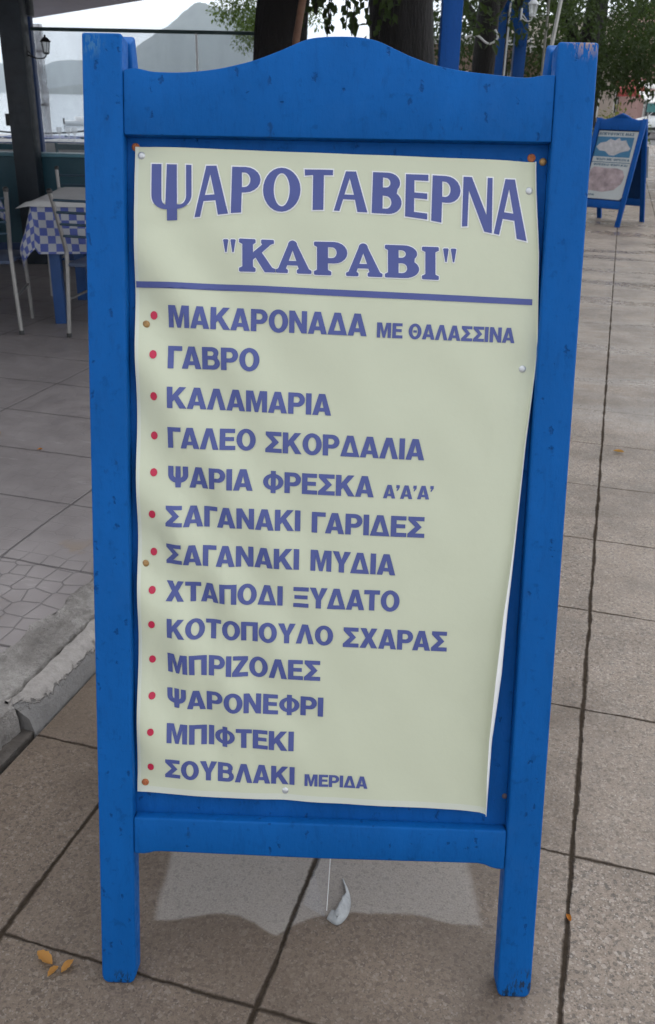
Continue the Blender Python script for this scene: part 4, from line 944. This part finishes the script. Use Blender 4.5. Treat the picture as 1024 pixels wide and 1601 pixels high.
def leaf_quad(vs, fs, p, d, up, L, Wd):
    side = d.cross(up)
    if side.length < 1e-4: side = Vector((1, 0, 0))
    side.normalize(); nn = side.cross(d).normalized(); k = len(vs)
    vs += [p, p+d*L*.45+side*Wd*.5+nn*L*.05, p+d*L-nn*L*.08, p+d*L*.45-side*Wd*.5+nn*L*.05]
    fs.append((k, k+1, k+2, k+3))
def crown_mesh(clumps, rnd, leaf, density, asp=.5):
    """clumps: (centre, radius); leaves hang outward from twigs through each clump's volume"""
    vs = []; fs = []
    for (c, r) in clumps:
        n = int(density*r*r); c = Vector(c)
        for _ in range(n):
            d = Vector((rnd.gauss(0, 1), rnd.gauss(0, 1), rnd.gauss(0, 1))).normalized(); p = c+Vector((d.x, d.y, d.z*.75))*r*(rnd.random()**.45)
            o = (d+Vector((rnd.gauss(0, .6), rnd.gauss(0, .6), rnd.gauss(-.25, .5)))).normalized(); L = leaf*rnd.uniform(.6, 1.3)
            leaf_quad(vs, fs, p, o, Vector((rnd.gauss(0, .4), rnd.gauss(0, .4), 1)), L, L*asp)
    return vs, fs
def tree(label, base, h0, rc, hc, n_cl, leaf, density, mat, seed, r_tr=.18, lean=(0, 0), group='trees along the promenade', name='broadleaf_tree', extra=(), cl_r=(.35, .62), fan=3):
    rnd = random.Random(seed); t = thing(name, base, label, 'tree', 0, group)
    top = Vector((lean[0], lean[1], h0)); mid = top*.5+Vector((rnd.gauss(0, .05), rnd.gauss(0, .05), 0))
    mb = trunk_mb([(0, 0, -.1), mid, top, top+Vector((lean[0]*.2, lean[1]*.2, hc*.5))], [r_tr*1.35, r_tr*1.02, r_tr*.95, r_tr*.35], 16, seed)
    for k in range(fan):
        a = rnd.random()*6.28; e = top+Vector((math.cos(a)*rc*.6, math.sin(a)*rc*.6, hc*rnd.uniform(.3, .6)))
        mm = trunk_mb([top*.93, top.lerp(e, .5)+Vector((0, 0, .1)), e], [r_tr*.55, r_tr*.35, r_tr*.12], 8, seed+k); mb.add(mm.v, mm.f)
    mb.build('trunk', M_bark, t, smooth=180)
    cl = list(extra)
    for _ in range(n_cl):
        a = rnd.random()*6.28; q = math.sqrt(rnd.random()); z = rnd.random(); k = math.sin(math.pi*(.12+.82*z))**.6
        cl.append((top+Vector((math.cos(a)*rc*q*k, math.sin(a)*rc*q*k, hc*(z-.12))), rc*rnd.uniform(*cl_r)*.55))
    vs, fs = crown_mesh(cl, rnd, leaf, density); mb = MB(); mb.add(vs, fs); mb.build('crown', mat, t)
    return t
# two big trunks right behind the board; their crowns are overhead, some leaves hang into view
T1 = (-.435, 7.75, 0)
def big_tree(label, base, tr_pts, tr_r, clumps, mat, seed, leaf=.13, density=260):
    rnd = random.Random(seed); t = thing('old_tree', base, label, 'tree', 0, 'thick old trees behind the board')
    mb = trunk_mb(tr_pts, tr_r, 20, seed, .13); top = Vector(tr_pts[-1])
    for (c, r) in clumps[:7]:
        mm = trunk_mb([top-Vector((0, 0, .5)), top.lerp(Vector(c), .5)+Vector((0, 0, .25)), Vector(c)], [tr_r[-1]*.5, tr_r[-1]*.25, .02], 8, seed); mb.add(mm.v, mm.f)
    mb.build('trunk', M_bark, t, smooth=180)
    vs, fs = crown_mesh(clumps, rnd, leaf, density); mb = MB(); mb.add(vs, fs); mb.build('crown', mat, t); return t
rn = random.Random(11)
def canopy(n, rx, ry, z0, z1, rr, seed):
    r_ = random.Random(seed); return [((r_.uniform(-rx, rx), r_.uniform(-ry, ry), r_.uniform(z0, z1)), r_.uniform(*rr)) for _ in range(n)]
big_tree('thick dark trunk at the left end of the curved head rail, behind the board', T1,
         [(-.02, 0, -.1), (-.03, 0, .9), (0, 0, 1.7), (.06, .05, 2.4), (.15, .2, 3.4)], [.27, .222, .208, .20, .16],
         canopy(26, 2.6, 2.2, 3.0, 5.2, (.6, 1.1), 5)+[((.72, .2, 2.36), .30), ((.55, .5, 2.42), .22), ((1.0, .1, 2.30), .26), ((-.45, 1.6, 2.62), .32), ((-.2, 1.1, 2.66), .22)], M_lf['mid'], 21, .12, 150)
big_tree('thick dark trunk behind the right half of the head rail, left of the blue post', (.53, 7.9, 0),
         [(.0, 0, -.1), (.02, 0, 1.0), (-.02, 0, 1.7), (-.06, .05, 2.4), (-.1, .2, 3.4)], [.32, .26, .245, .24, .18],
         canopy(24, 2.4, 2.2, 3.0, 5.0, (.6, 1.1), 6)+[((-.36, -.1, 2.06), .20), ((-.52, .1, 2.18), .22), ((-.26, .0, 1.92), .12), ((.55, .6, 2.2), .26), ((.75, .9, 1.98), .22), ((.62, .7, 2.32), .3)], M_lf['dark'], 22, .13, 170)
# hanging vine leaves between the two trunks
vs = []; fs = []; rnd = random.Random(4); mb = MB()
for k in range(22):
    x = -.28+.033*k+rnd.uniform(-.02, .02); z0 = 2.35; ln = rnd.uniform(.22, .56); y = 7.3+rnd.uniform(-.1, .2)
    mb.tube([(x, y, z0), (x+.02, y, z0-ln*.5), (x, y, z0-ln)], .004, 4)
    for j in range(int(ln/.035)):
        p = Vector((x+rnd.uniform(-.02, .02), y+rnd.uniform(-.03, .03), z0-.035*j)); d = Vector((rnd.gauss(0, .6), rnd.gauss(0, .5), -.8)).normalized(); leaf_quad(vs, fs, p, d, Vector((0, -1, .3)), rnd.uniform(.05, .085), .045)
vn = thing('hanging_vine', (0, 0, 0), 'curtain of vine leaves hanging between the two thick trunks', 'vine')
mb.build('stem', M_bark, vn); mb = MB(); mb.add(vs, fs); mb.build('leaves', M_lf['dark'], vn)
# slim leaning pole by trunk 1
mb = MB(); mb.tube([(-.36, 6.5, 0), (-.30, 6.5, .9), (-.262, 6.5, 1.74), (-.222, 6.5, 1.96), (-.10, 6.5, 2.7)], [.028, .026, .024, .023, .02], 8)
tag(mb.build('wooden_pole', simple('bare_brown_wood', (.15, .075, .045), .7, var=.25, scale=10, bump=.003), smooth=60), 'slim bare brown pole leaning in front of the left thick trunk', 'pole')
# light green tree farther off by the mountain
tree('light green tree beyond the clear windscreen, in front of the mountain', (-.82, 15.6, -.02), 2.4, 1.0, 1.8, 20, .055, 3800, M_lf['light'], 31, .14, extra=[((-.85, -.1, 2.60), .30), ((-.72, .0, 2.72), .40), ((-.55, -.2, 2.2), .25), ((-.48, 0, 2.50), .36), ((-.30, 0, 2.75), .42), ((-.55, .2, 3.0), .4), ((-.98, .1, 3.02), .24), ((-.25, 0, 2.25), .3)], fan=0)
# dark mass of trees on the right
tree('dark bushy tree right behind the upper right corner of the board', (4.22, 17.2, -.02), 2.1, 2.0, 2.6, 40, .085, 700, M_lf['dark'], 41, .20, extra=[((-.3, -.7, 1.75), .5), ((.35, -.8, 1.85), .5), ((-.9, -.4, 1.6), .4), ((1.5, -.4, 1.75), .5), ((1.0, -.5, 2.3), .6), ((-1.0, 0, 2.0), .7), ((0, -.3, 1.9), .7), ((.9, 0, 2.0), .7)])
tree('dark tree at the right edge above the smaller sandwich board', (7.5, 19.5, -.02), 2.3, 2.3, 3.0, 44, .09, 650, M_lf['dark'], 42, .22, extra=[((-2.3, -.3, 1.95), .55), ((-1.9, -.3, 2.6), .8), ((.7, -.6, 1.75), .5), ((-1.2, -.2, 2.1), .7), ((0, -.5, 2.2), .8), ((1, 0, 2.3), .8), ((-.4, -.6, 1.75), .4)])
tree('shaded tree behind the blue pergola posts', (2.55, 16.5, -.02), 2.2, 1.8, 2.4, 34, .09, 650, M_lf['dark'], 43, .22, extra=[((.3, -.4, 1.9), .5), ((-.8, 0, 2.2), .6)])
tree('slender tree whose trunk stands between the two far blue posts', (1.93, 12.4, -.02), 2.2, 1.3, 2.0, 22, .075, 800, M_lf['dark'], 44, .13, extra=[((-.45, -.3, 2.15), .26), ((-.6, -.2, 2.35), .3)])
tree('tree with a dark trunk left of the far blue posts', (1.50, 10.3, -.02), 2.25, 1.2, 2.0, 20, .07, 800, M_lf['dark'], 45, .115, extra=[((-.32, -.3, 1.98), .20), ((-.15, -.5, 2.08), .22), ((-.45, -.3, 2.25), .3)])
tree('tall tree far down the promenade at the right', (10.5, 30, -.02), 2.6, 3.2, 4.5, 40, .22, 130, M_lf['dark'], 46, .25)
tree('tree far down the promenade, between the shop front and the nearer trees', (6.9, 27, -.02), 2.4, 2.4, 3.6, 34, .2, 150, M_lf['mid'], 47, .2)
def shrub(label, loc, r, h, mat, seed, leaf=.10, dens=320):
    rnd = random.Random(seed); t = thing('shrub', loc, label, 'shrub', 0, 'shrubs along the promenade'); mb = MB()
    for k in range(5): a = rnd.random()*6.28; mb.tube([(0, 0, 0), (math.cos(a)*r*.3, math.sin(a)*r*.3, h*.4), (math.cos(a)*r*.6, math.sin(a)*r*.6, h*.8)], .015, 5)
    mb.build('stem', M_bark, t)
    cl = [((rnd.uniform(-r, r)*.7, rnd.uniform(-r, r)*.7, h*rnd.uniform(.25, .85)), r*rnd.uniform(.35, .55)) for _ in range(12)]
    vs, fs = crown_mesh(cl, rnd, leaf, dens); mb = MB(); mb.add(vs, fs); mb.build('foliage', mat, t)
shrub('yellow green shrub just above the smaller sandwich board', (6.0, 22.5, -.02), .9, 1.45, M_lf['yellow'], 51)
shrub('green shrub right of the yellow one, above the smaller sandwich board', (7.1, 24.5, -.02), .8, 1.3, M_lf['light'], 52)
shrub('dark shrub behind the blue pergola posts', (4.1, 20.5, -.02), 1.3, 1.7, M_lf['dark'], 53)
shrub('low dark hedge shrub left of the far pale wall', (2.6, 19.0, -.02), 1.2, 1.5, M_lf['dark'], 54)

# ================================================================ PERGOLA OF THE NEXT TAVERN, POLES
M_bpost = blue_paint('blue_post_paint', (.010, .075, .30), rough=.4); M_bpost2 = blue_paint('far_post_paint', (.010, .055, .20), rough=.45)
pg = thing('blue_pergola', (.80, 7.2, 0), 'blue timber pergola with one near post and two far posts right of the tree trunks', 'pergola')
def pbox(name, x0, x1, y0, y1, z0, z1, m): mb = MB(); mb.box(x0-.8, x1-.8, y0-7.2, y1-7.2, z0, z1); return mb.build(name, m, pg, bevel=.006)
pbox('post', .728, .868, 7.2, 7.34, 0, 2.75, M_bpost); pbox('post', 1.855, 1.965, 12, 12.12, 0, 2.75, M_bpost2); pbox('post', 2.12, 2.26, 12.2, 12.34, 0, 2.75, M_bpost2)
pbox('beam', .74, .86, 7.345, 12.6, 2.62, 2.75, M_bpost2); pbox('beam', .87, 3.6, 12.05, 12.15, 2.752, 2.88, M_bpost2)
mb = MB(); a = Vector((1.87-.8, 11.9-7.2, 2.62)); b = Vector((2.20-.8, 12.16-7.2, 2.02)); mb.tube([a, b], .045, 4); mb.build('brace', M_bpost2, pg)
mb = MB(); mb.tube([(1.99, 11.95, 0), (1.975, 11.95, 1.4), (1.985, 11.95, 2.7)], .012, 6); tag(mb.build('conduit_pipe', simple('pale_conduit', (.42, .42, .42), .5), smooth=60), 'thin pale conduit running up beside the far blue post', 'pipe')
make_lantern('white coach lantern hanging near the top edge, right of the far blue posts', (1.60, 9.0, 2.10), 0, .8, (.55, .56, .58))
mb = MB(); mb.tube([(1.66, 9.0, 0), (1.815, 9.0, 1.2), (1.865, 9.0, 1.65), (1.925, 9.0, 2.22), (1.97, 9.0, 2.7)], .017, 8); tag(mb.build('metal_pole', simple('galvanised_pole', (.40, .39, .37), .4, .6, .1), smooth=60), 'slanting grey metal pole at the inner corner of the right board post', 'pole', 'slim poles by the pergola')
mb = MB(); mb.tube([(2.03, 10, 0), (2.03, 10, 1.67), (2.02, 10, 2.7)], .012, 8); tag(mb.build('metal_pole', simple('weathered_pole', (.20, .19, .17), .6, .2, .2), smooth=60), 'thinner darker pole just left of the slanting grey one', 'pole', 'slim poles by the pergola')
# bent white cable between trunk and posts
mb = MB(); mb.tube(catmull([(1.20, 9.6, 1.95), (1.30, 9.6, 1.97), (1.42, 9.6, 1.90), (1.50, 9.6, 1.95), (1.47, 9.6, 2.02)], 6), .010, 6); tag(mb.build('cable', simple('white_cable', (.60, .60, .60), .5), smooth=60), 'short bent white cable looping out between the trunk and the far posts', 'cable')

# ================================================================ FAR STREET ON THE RIGHT
M_cream = simple('cream_render', (.52, .46, .40), .8, var=.08, scale=1.2); M_brown = simple('brown_wall', (.16, .11, .085), .8, var=.15, scale=1.5); M_palewall = simple('pale_band', (.50, .49, .48), .8, var=.05)
M_redw = simple('red_paint', (.36, .05, .045), .6, var=.15); M_glassd = simple('dark_window_glass', (.02, .025, .03), .1, var=.3); M_shopw = simple('white_shop_paint', (.72, .70, .68), .6, var=.06)
M_pink = simple('pink_render', (.48, .30, .27), .8, var=.1); M_tealaw = simple('teal_awning', (.06, .20, .20), .7)
def house(label, loc, w_, d, h, wallm, cols, rowsz, cat='building', roofm=None, rz=0):
    t = thing('street_building', loc, label, cat, rz)
    mb = MB(); mb.box(-w_/2, w_/2, 0, d, 0, h); mb.build('wall', wallm, t)
    mb = MB(); mb.box(-w_/2-.15, w_/2+.15, -.15, d+.15, h+.002, h+.22); mb.build('roof', roofm or M_palewall, t)
    for (z0, z1) in rowsz:
        for k in range(cols):
            cx_ = -w_/2+w_*(k+.5)/cols; ww = w_/cols*.30
            mb = MB(); mb.box(cx_-ww, cx_+ww, -.05, -.003, z0, z1); o = mb.build('window', M_shopw, t)
            mb = MB(); mb.box(cx_-ww+.07, cx_+ww-.07, -.062, -.053, z0+.07, z1-.07); mb.build('pane', M_glassd, o)
    return t
bA = house('low brown building with a pale band, right of the near blue post', (3.95, 31, -.02), 3.4, 5, 3.0, M_brown, 0, [])
mb = MB(); mb.box(-1.7, 1.7, -.03, -.003, 2.02, 2.27); mb.build('pale_band', M_palewall, bA)
bB = house('pale wall with a light coping behind the slim poles', (6.6, 34, -.02), 4.0, .4, 2.95, M_brown, 0, [], 'wall')
bC = house('cream shop building far down the street, above the smaller sandwich board', (14.5, 62, -.02), 9, 8, 6, M_cream, 4, [(.9, 2.5), (3.6, 5.0)])
bD = house('pink and red shop building at the right edge of the street', (21.0, 58, -.02), 7.0, 8, 6.5, M_pink, 4, [(.6, 2.4), (3.6, 5.0)])
def far_awning(label, loc, w_, d, drop, m, vm):
    t = thing('shop_awning', loc, label, 'awning', 0, 'shop awnings on the far street'); mb = MB()
    mb.add([(-w_/2, 0, 0), (w_/2, 0, 0), (w_/2, -d, -drop), (-w_/2, -d, -drop), (-w_/2, 0, -.05), (w_/2, 0, -.05), (w_/2, -d, -drop-.05), (-w_/2, -d, -drop-.05)], [(0, 1, 2, 3), (7, 6, 5, 4), (0, 4, 5, 1), (1, 5, 6, 2), (2, 6, 7, 3), (3, 7, 4, 0)]); mb.build('canvas', m, t)
    mb = MB(); mb.box(-w_/2, w_/2, -d-.01, -d+.01, -drop-.42, -drop-.055); mb.build('valance', vm, t)
    for s in (-1, 1): mb = MB(); mb.tube([(s*w_*.47, -d+.04, -drop-.43), (s*w_*.47, -d+.04, loc[2]*-1)], .03, 6); mb.build('support_pole', M_alu, t)
    return t
far_awning('red shop awning at the right edge above the white ones', (16.9, 56, 2.75), 3.4, 1.6, .5, M_redw, M_redw)
far_awning('upper white shop awning at the right edge', (16.6, 50.5, 2.55), 3.2, 1.8, .35, M_shopw, M_pink)
far_awning('lower white shop awning with a teal valance at the right edge', (15.7, 47, 2.0), 3.2, 1.8, .45, M_shopw, M_tealaw)
# posters and menu boards outside the cream shop
for k, (x, m, l) in enumerate([(12.0, M_shopw, 'white upright sign panel far down the street, left one'), (12.9, M_redw, 'red upright sign panel far down the street'), (13.6, M_shopw, 'white upright sign panel beside the red one')]):
    t = thing('sign_panel', (x, 52+k*.5, -.02), l, 'sign', 0, 'sign panels outside the far shops')
    mb = MB(); mb.box(-.33, .33, -.03, .03, .75, 1.95); mb.build('panel', m, t, bevel=.01)
    mb = MB(); mb.tube([(0, .0, 0), (0, .0, .748)], .04, 8); mb.build('pole', M_alu, t)
# white parked car at the right edge
def car(label, loc, rz):
    t = thing('parked_car', loc, label, 'car', rz); Mp = simple('white_car_paint', (.78, .79, .80), .25, var=.02); Mt = simple('tyre_rubber', (.02, .02, .02), .8); Mh = simple('headlamp_glass', (.6, .62, .65), .1)
    prof = [(-2.0, .30), (-2.05, .62), (-1.95, .86), (-1.15, .98), (-.55, 1.42), (.75, 1.46), (1.55, 1.02), (1.98, .94), (2.03, .55), (1.95, .28)]
    mb = MB(); secs = [(-.84, .0), (-.80, .03), (0, .0), (.80, .03), (.84, .0)]; vs = []
    for (y, ins) in ((-.84, 0), (.84, 0)):
        for (x, z) in prof: vs.append((x, y*(1-.20*max(0, z-.95)/.5), z))
    n = len(prof); mb.add(vs, [tuple(range(n)), tuple(range(2*n-1, n-1, -1))]+[(i, i+n, (i+1) % n+n, (i+1) % n) for i in range(n)]); mb.build('body', Mp, t, bevel=.05, seg=3)
    for s in (-1, 1):
        mb = MB(); mb.prism([(-1.0, 1.0), (-.52, 1.36), (.70, 1.39), (1.32, 1.03)], lambda u, v, w: Vector((u, s*(.845-.168*max(0, v-.95)/.5+w), v)), -.02, .004); mb.build('side_window', M_glassd, t)
        mb = MB(); mb.lathe([(.05, -.03), (.10, 0), (.06, .03)], (-2.0, s*.60, .68), 12, 0, Vector((-1, 0, 0))); mb.build('headlight', Mh, t, smooth=60)
        for x in (-1.25, 1.25):
            mb = MB(); mb.lathe([(.20, -.09), (.30, -.09), (.315, -.05), (.315, .05), (.30, .09), (.20, .09)], (x, s*.76, .315), 20, 0, Vector((0, 1, 0))); wh = mb.build('wheel', Mt, t, smooth=50)
            mb = MB(); mb.lathe([(.19, -.095), (.18, .0), (.19, .095)], (x, s*.76, .315), 16, 0, Vector((0, 1, 0))); mb.build('rim', M_alu, wh, smooth=50)
    mb = MB(); mb.prism([(-1.17, 1.005), (-.60, 1.42), (-.585, 1.40), (-1.14, .985)], lambda u, v, w: Vector((u-.012, w*(1-.20*max(0, v-.95)/.5), v+.008)), -.70, .70); mb.build('windscreen', M_glassd, t)
    mb = MB(); mb.box(-2.075, -2.03, -.5, .5, .40, .52); mb.build('grille', M_black, t)
    return t
car('white car parked at the right edge of the street', (15.9, 46.2, -.012), R(35))

# ================================================================ SMALLER SANDWICH BOARD
def board2():
    A = Vector((3.539, 11.875, 0)); Br = Vector((3.556, 12.96, 0)); ctr = (A+Br)/2+Vector((.035, 0, 0)); ex = Vector((4.067-3.556, 12.551-12.96, 0)); w2 = ex.length; yaw = math.atan2(ex.y, ex.x); ex.normalize()
    t = thing('sandwich_board', ctr, 'smaller blue sandwich board with fish pictures standing farther down the pavement', 'sandwich board', yaw, 'blue tavern sandwich boards on the pavement')
    H2 = 1.335; half = .425; ln = math.asin(half/H2)*.97; f1 = face_fn(ln, 1, -half); f2 = face_fn(ln, -1, half)
    def sh(fn): return lambda u, v, w: fn(u-w2/2, v, w)
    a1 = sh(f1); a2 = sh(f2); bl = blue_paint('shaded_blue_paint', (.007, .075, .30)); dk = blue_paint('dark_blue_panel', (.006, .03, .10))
    for (fn, fr) in ((a1, 1), (a2, 0)):
        for (p, q) in ((0, .06), (w2-.06, w2)):
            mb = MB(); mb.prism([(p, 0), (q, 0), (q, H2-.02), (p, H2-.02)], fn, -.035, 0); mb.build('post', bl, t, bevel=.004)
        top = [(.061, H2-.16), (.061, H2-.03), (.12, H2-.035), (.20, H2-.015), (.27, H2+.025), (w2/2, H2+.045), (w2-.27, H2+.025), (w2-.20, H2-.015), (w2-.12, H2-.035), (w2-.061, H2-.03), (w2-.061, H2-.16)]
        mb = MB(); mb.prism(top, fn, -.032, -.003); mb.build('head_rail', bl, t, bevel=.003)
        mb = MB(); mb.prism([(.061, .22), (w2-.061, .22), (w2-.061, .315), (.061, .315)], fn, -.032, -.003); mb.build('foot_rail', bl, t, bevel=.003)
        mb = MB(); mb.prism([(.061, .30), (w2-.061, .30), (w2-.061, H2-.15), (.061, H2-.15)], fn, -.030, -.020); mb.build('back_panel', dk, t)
    # fish poster on the face towards us
    u0, u1, v0, v1 = .075, w2-.068, .335, H2-.172
    Mpw = simple('poster_white', (.47, .49, .49), .5, var=.05); Mpb = simple('poster_blue', (.04, .16, .29), .5, var=.1); Mfi = simple('pale_fish', (.44, .42, .43), .6, var=.25, scale=22); Mpk = simple('pink_fillet', (.36, .28, .29), .6, var=.5, scale=11); Mtx = simple('poster_ink', (.04, .10, .16), .6)
    mb = MB(); mb.prism([(u0, v0+.03), (u0+.03, v0), (u1-.03, v0), (u1, v0+.03), (u1, v1), (u0, v1)], a1, -.0195, -.0165); ps = mb.build('poster', Mpw, t)
    def flat(name, poly, w, m): mb = MB(); mb.prism([(u0+x*(u1-u0), v0+y*(v1-v0)) for x, y in poly], a1, w, w+.0008); return mb.build(name, m, ps)
    flat('picture_background', [(.0, .62), (.93, .62), (.93, .915), (.0, .915)], -.0160, Mpb)
    flat('fish_picture', [(.02, .76), (.10, .82), (.24, .84), (.34, .885), (.46, .862), (.56, .905), (.62, .858), (.74, .87), (.82, .80), (.90, .755), (.86, .72), (.70, .70), (.52, .64), (.40, .645), (.28, .70), (.12, .71)], -.0150, Mfi)
    flat('divider_line', [(.0, .535), (.98, .535), (.98, .545), (.0, .545)], -.0160, Mtx)
    flat('fillet_picture', [(.02, .12), (.45, .10), (.75, .14), (.90, .24), (.93, .34), (.86, .43), (.70, .46), (.40, .455), (.10, .47), (.02, .42)], -.0160, Mpk)
    def words(txt, x0, x1, y, hgt, m=Mtx):
        x = 0; it = []
        for k, c in enumerate(txt):
            if c == ' ': x += .4; continue
            w_, lp = BOLD[c]; it.append((x, lp)); x += w_+.10
        sx = (x1-x0)/x; mb = MB()
        cu = bpy.data.curves.new('w', 'CURVE'); cu.dimensions = '2D'; cu.fill_mode = 'FRONT'
        for (xx, lps) in it:
            for l in lps:
                sp = cu.splines.new('POLY'); sp.points.add(len(l)-1); sp.use_cyclic_u = True
                for p, q in zip(sp.points, l): p.co = (u0+(x0+(xx+q[0])*sx)*(u1-u0), v0+(y+q[1]*hgt)*(v1-v0), 0, 1)
        tmp = bpy.data.objects.new('tmp', cu); C.objects.link(tmp); me = bpy.data.meshes.new_from_object(tmp.evaluated_get(bpy.context.evaluated_depsgraph_get())); bpy.data.objects.remove(tmp); bpy.data.curves.remove(cu)
        for v in me.vertices: v.co = a1(v.co.x, v.co.y, -.0155)
        me.name = 'poster_lettering'; finish('poster_lettering', me, m, ps)
    words('ΑΠΕΥΘΥΝΤΕ ΜΑΣ', .01, .92, .935, .042); words('ΨΑΡΙ ΜΕ ΦΡΕΣΚΑ', .10, .96, .565, .034); words('ΦΡΕΣΚΟ ΨΑΡΙ ΚΑΙ', .06, .94, .488, .032); words('ΨΑΡΙΑ', .05, .28, .04, .028)
    # white poster sagging off the rear face
    mb = MB(); mb.prism([(w2-.10, .60), (w2+.022, .58), (w2+.020, .98), (w2-.10, .99)], a2, .002, .006); mb.build('rear_poster', Mpw, t)
board2()

# ================================================================ AIR
hz = NG('haze_air'); hz.n.remove(hz.b); pv_ = hz.n.new('ShaderNodeVolumePrincipled'); pv_.inputs['Color'].default_value = (.82, .92, 1.0, 1); pv_.inputs['Density'].default_value = .00016; pv_.inputs['Anisotropy'].default_value = .2
hz.link(pv_.outputs[0], hz.out.inputs['Volume'])
mb = MB(); mb.box(-9500, 4500, -60, 8300, -8, 430); o = mb.build('haze', hz.m); tag(o, kind='stuff')
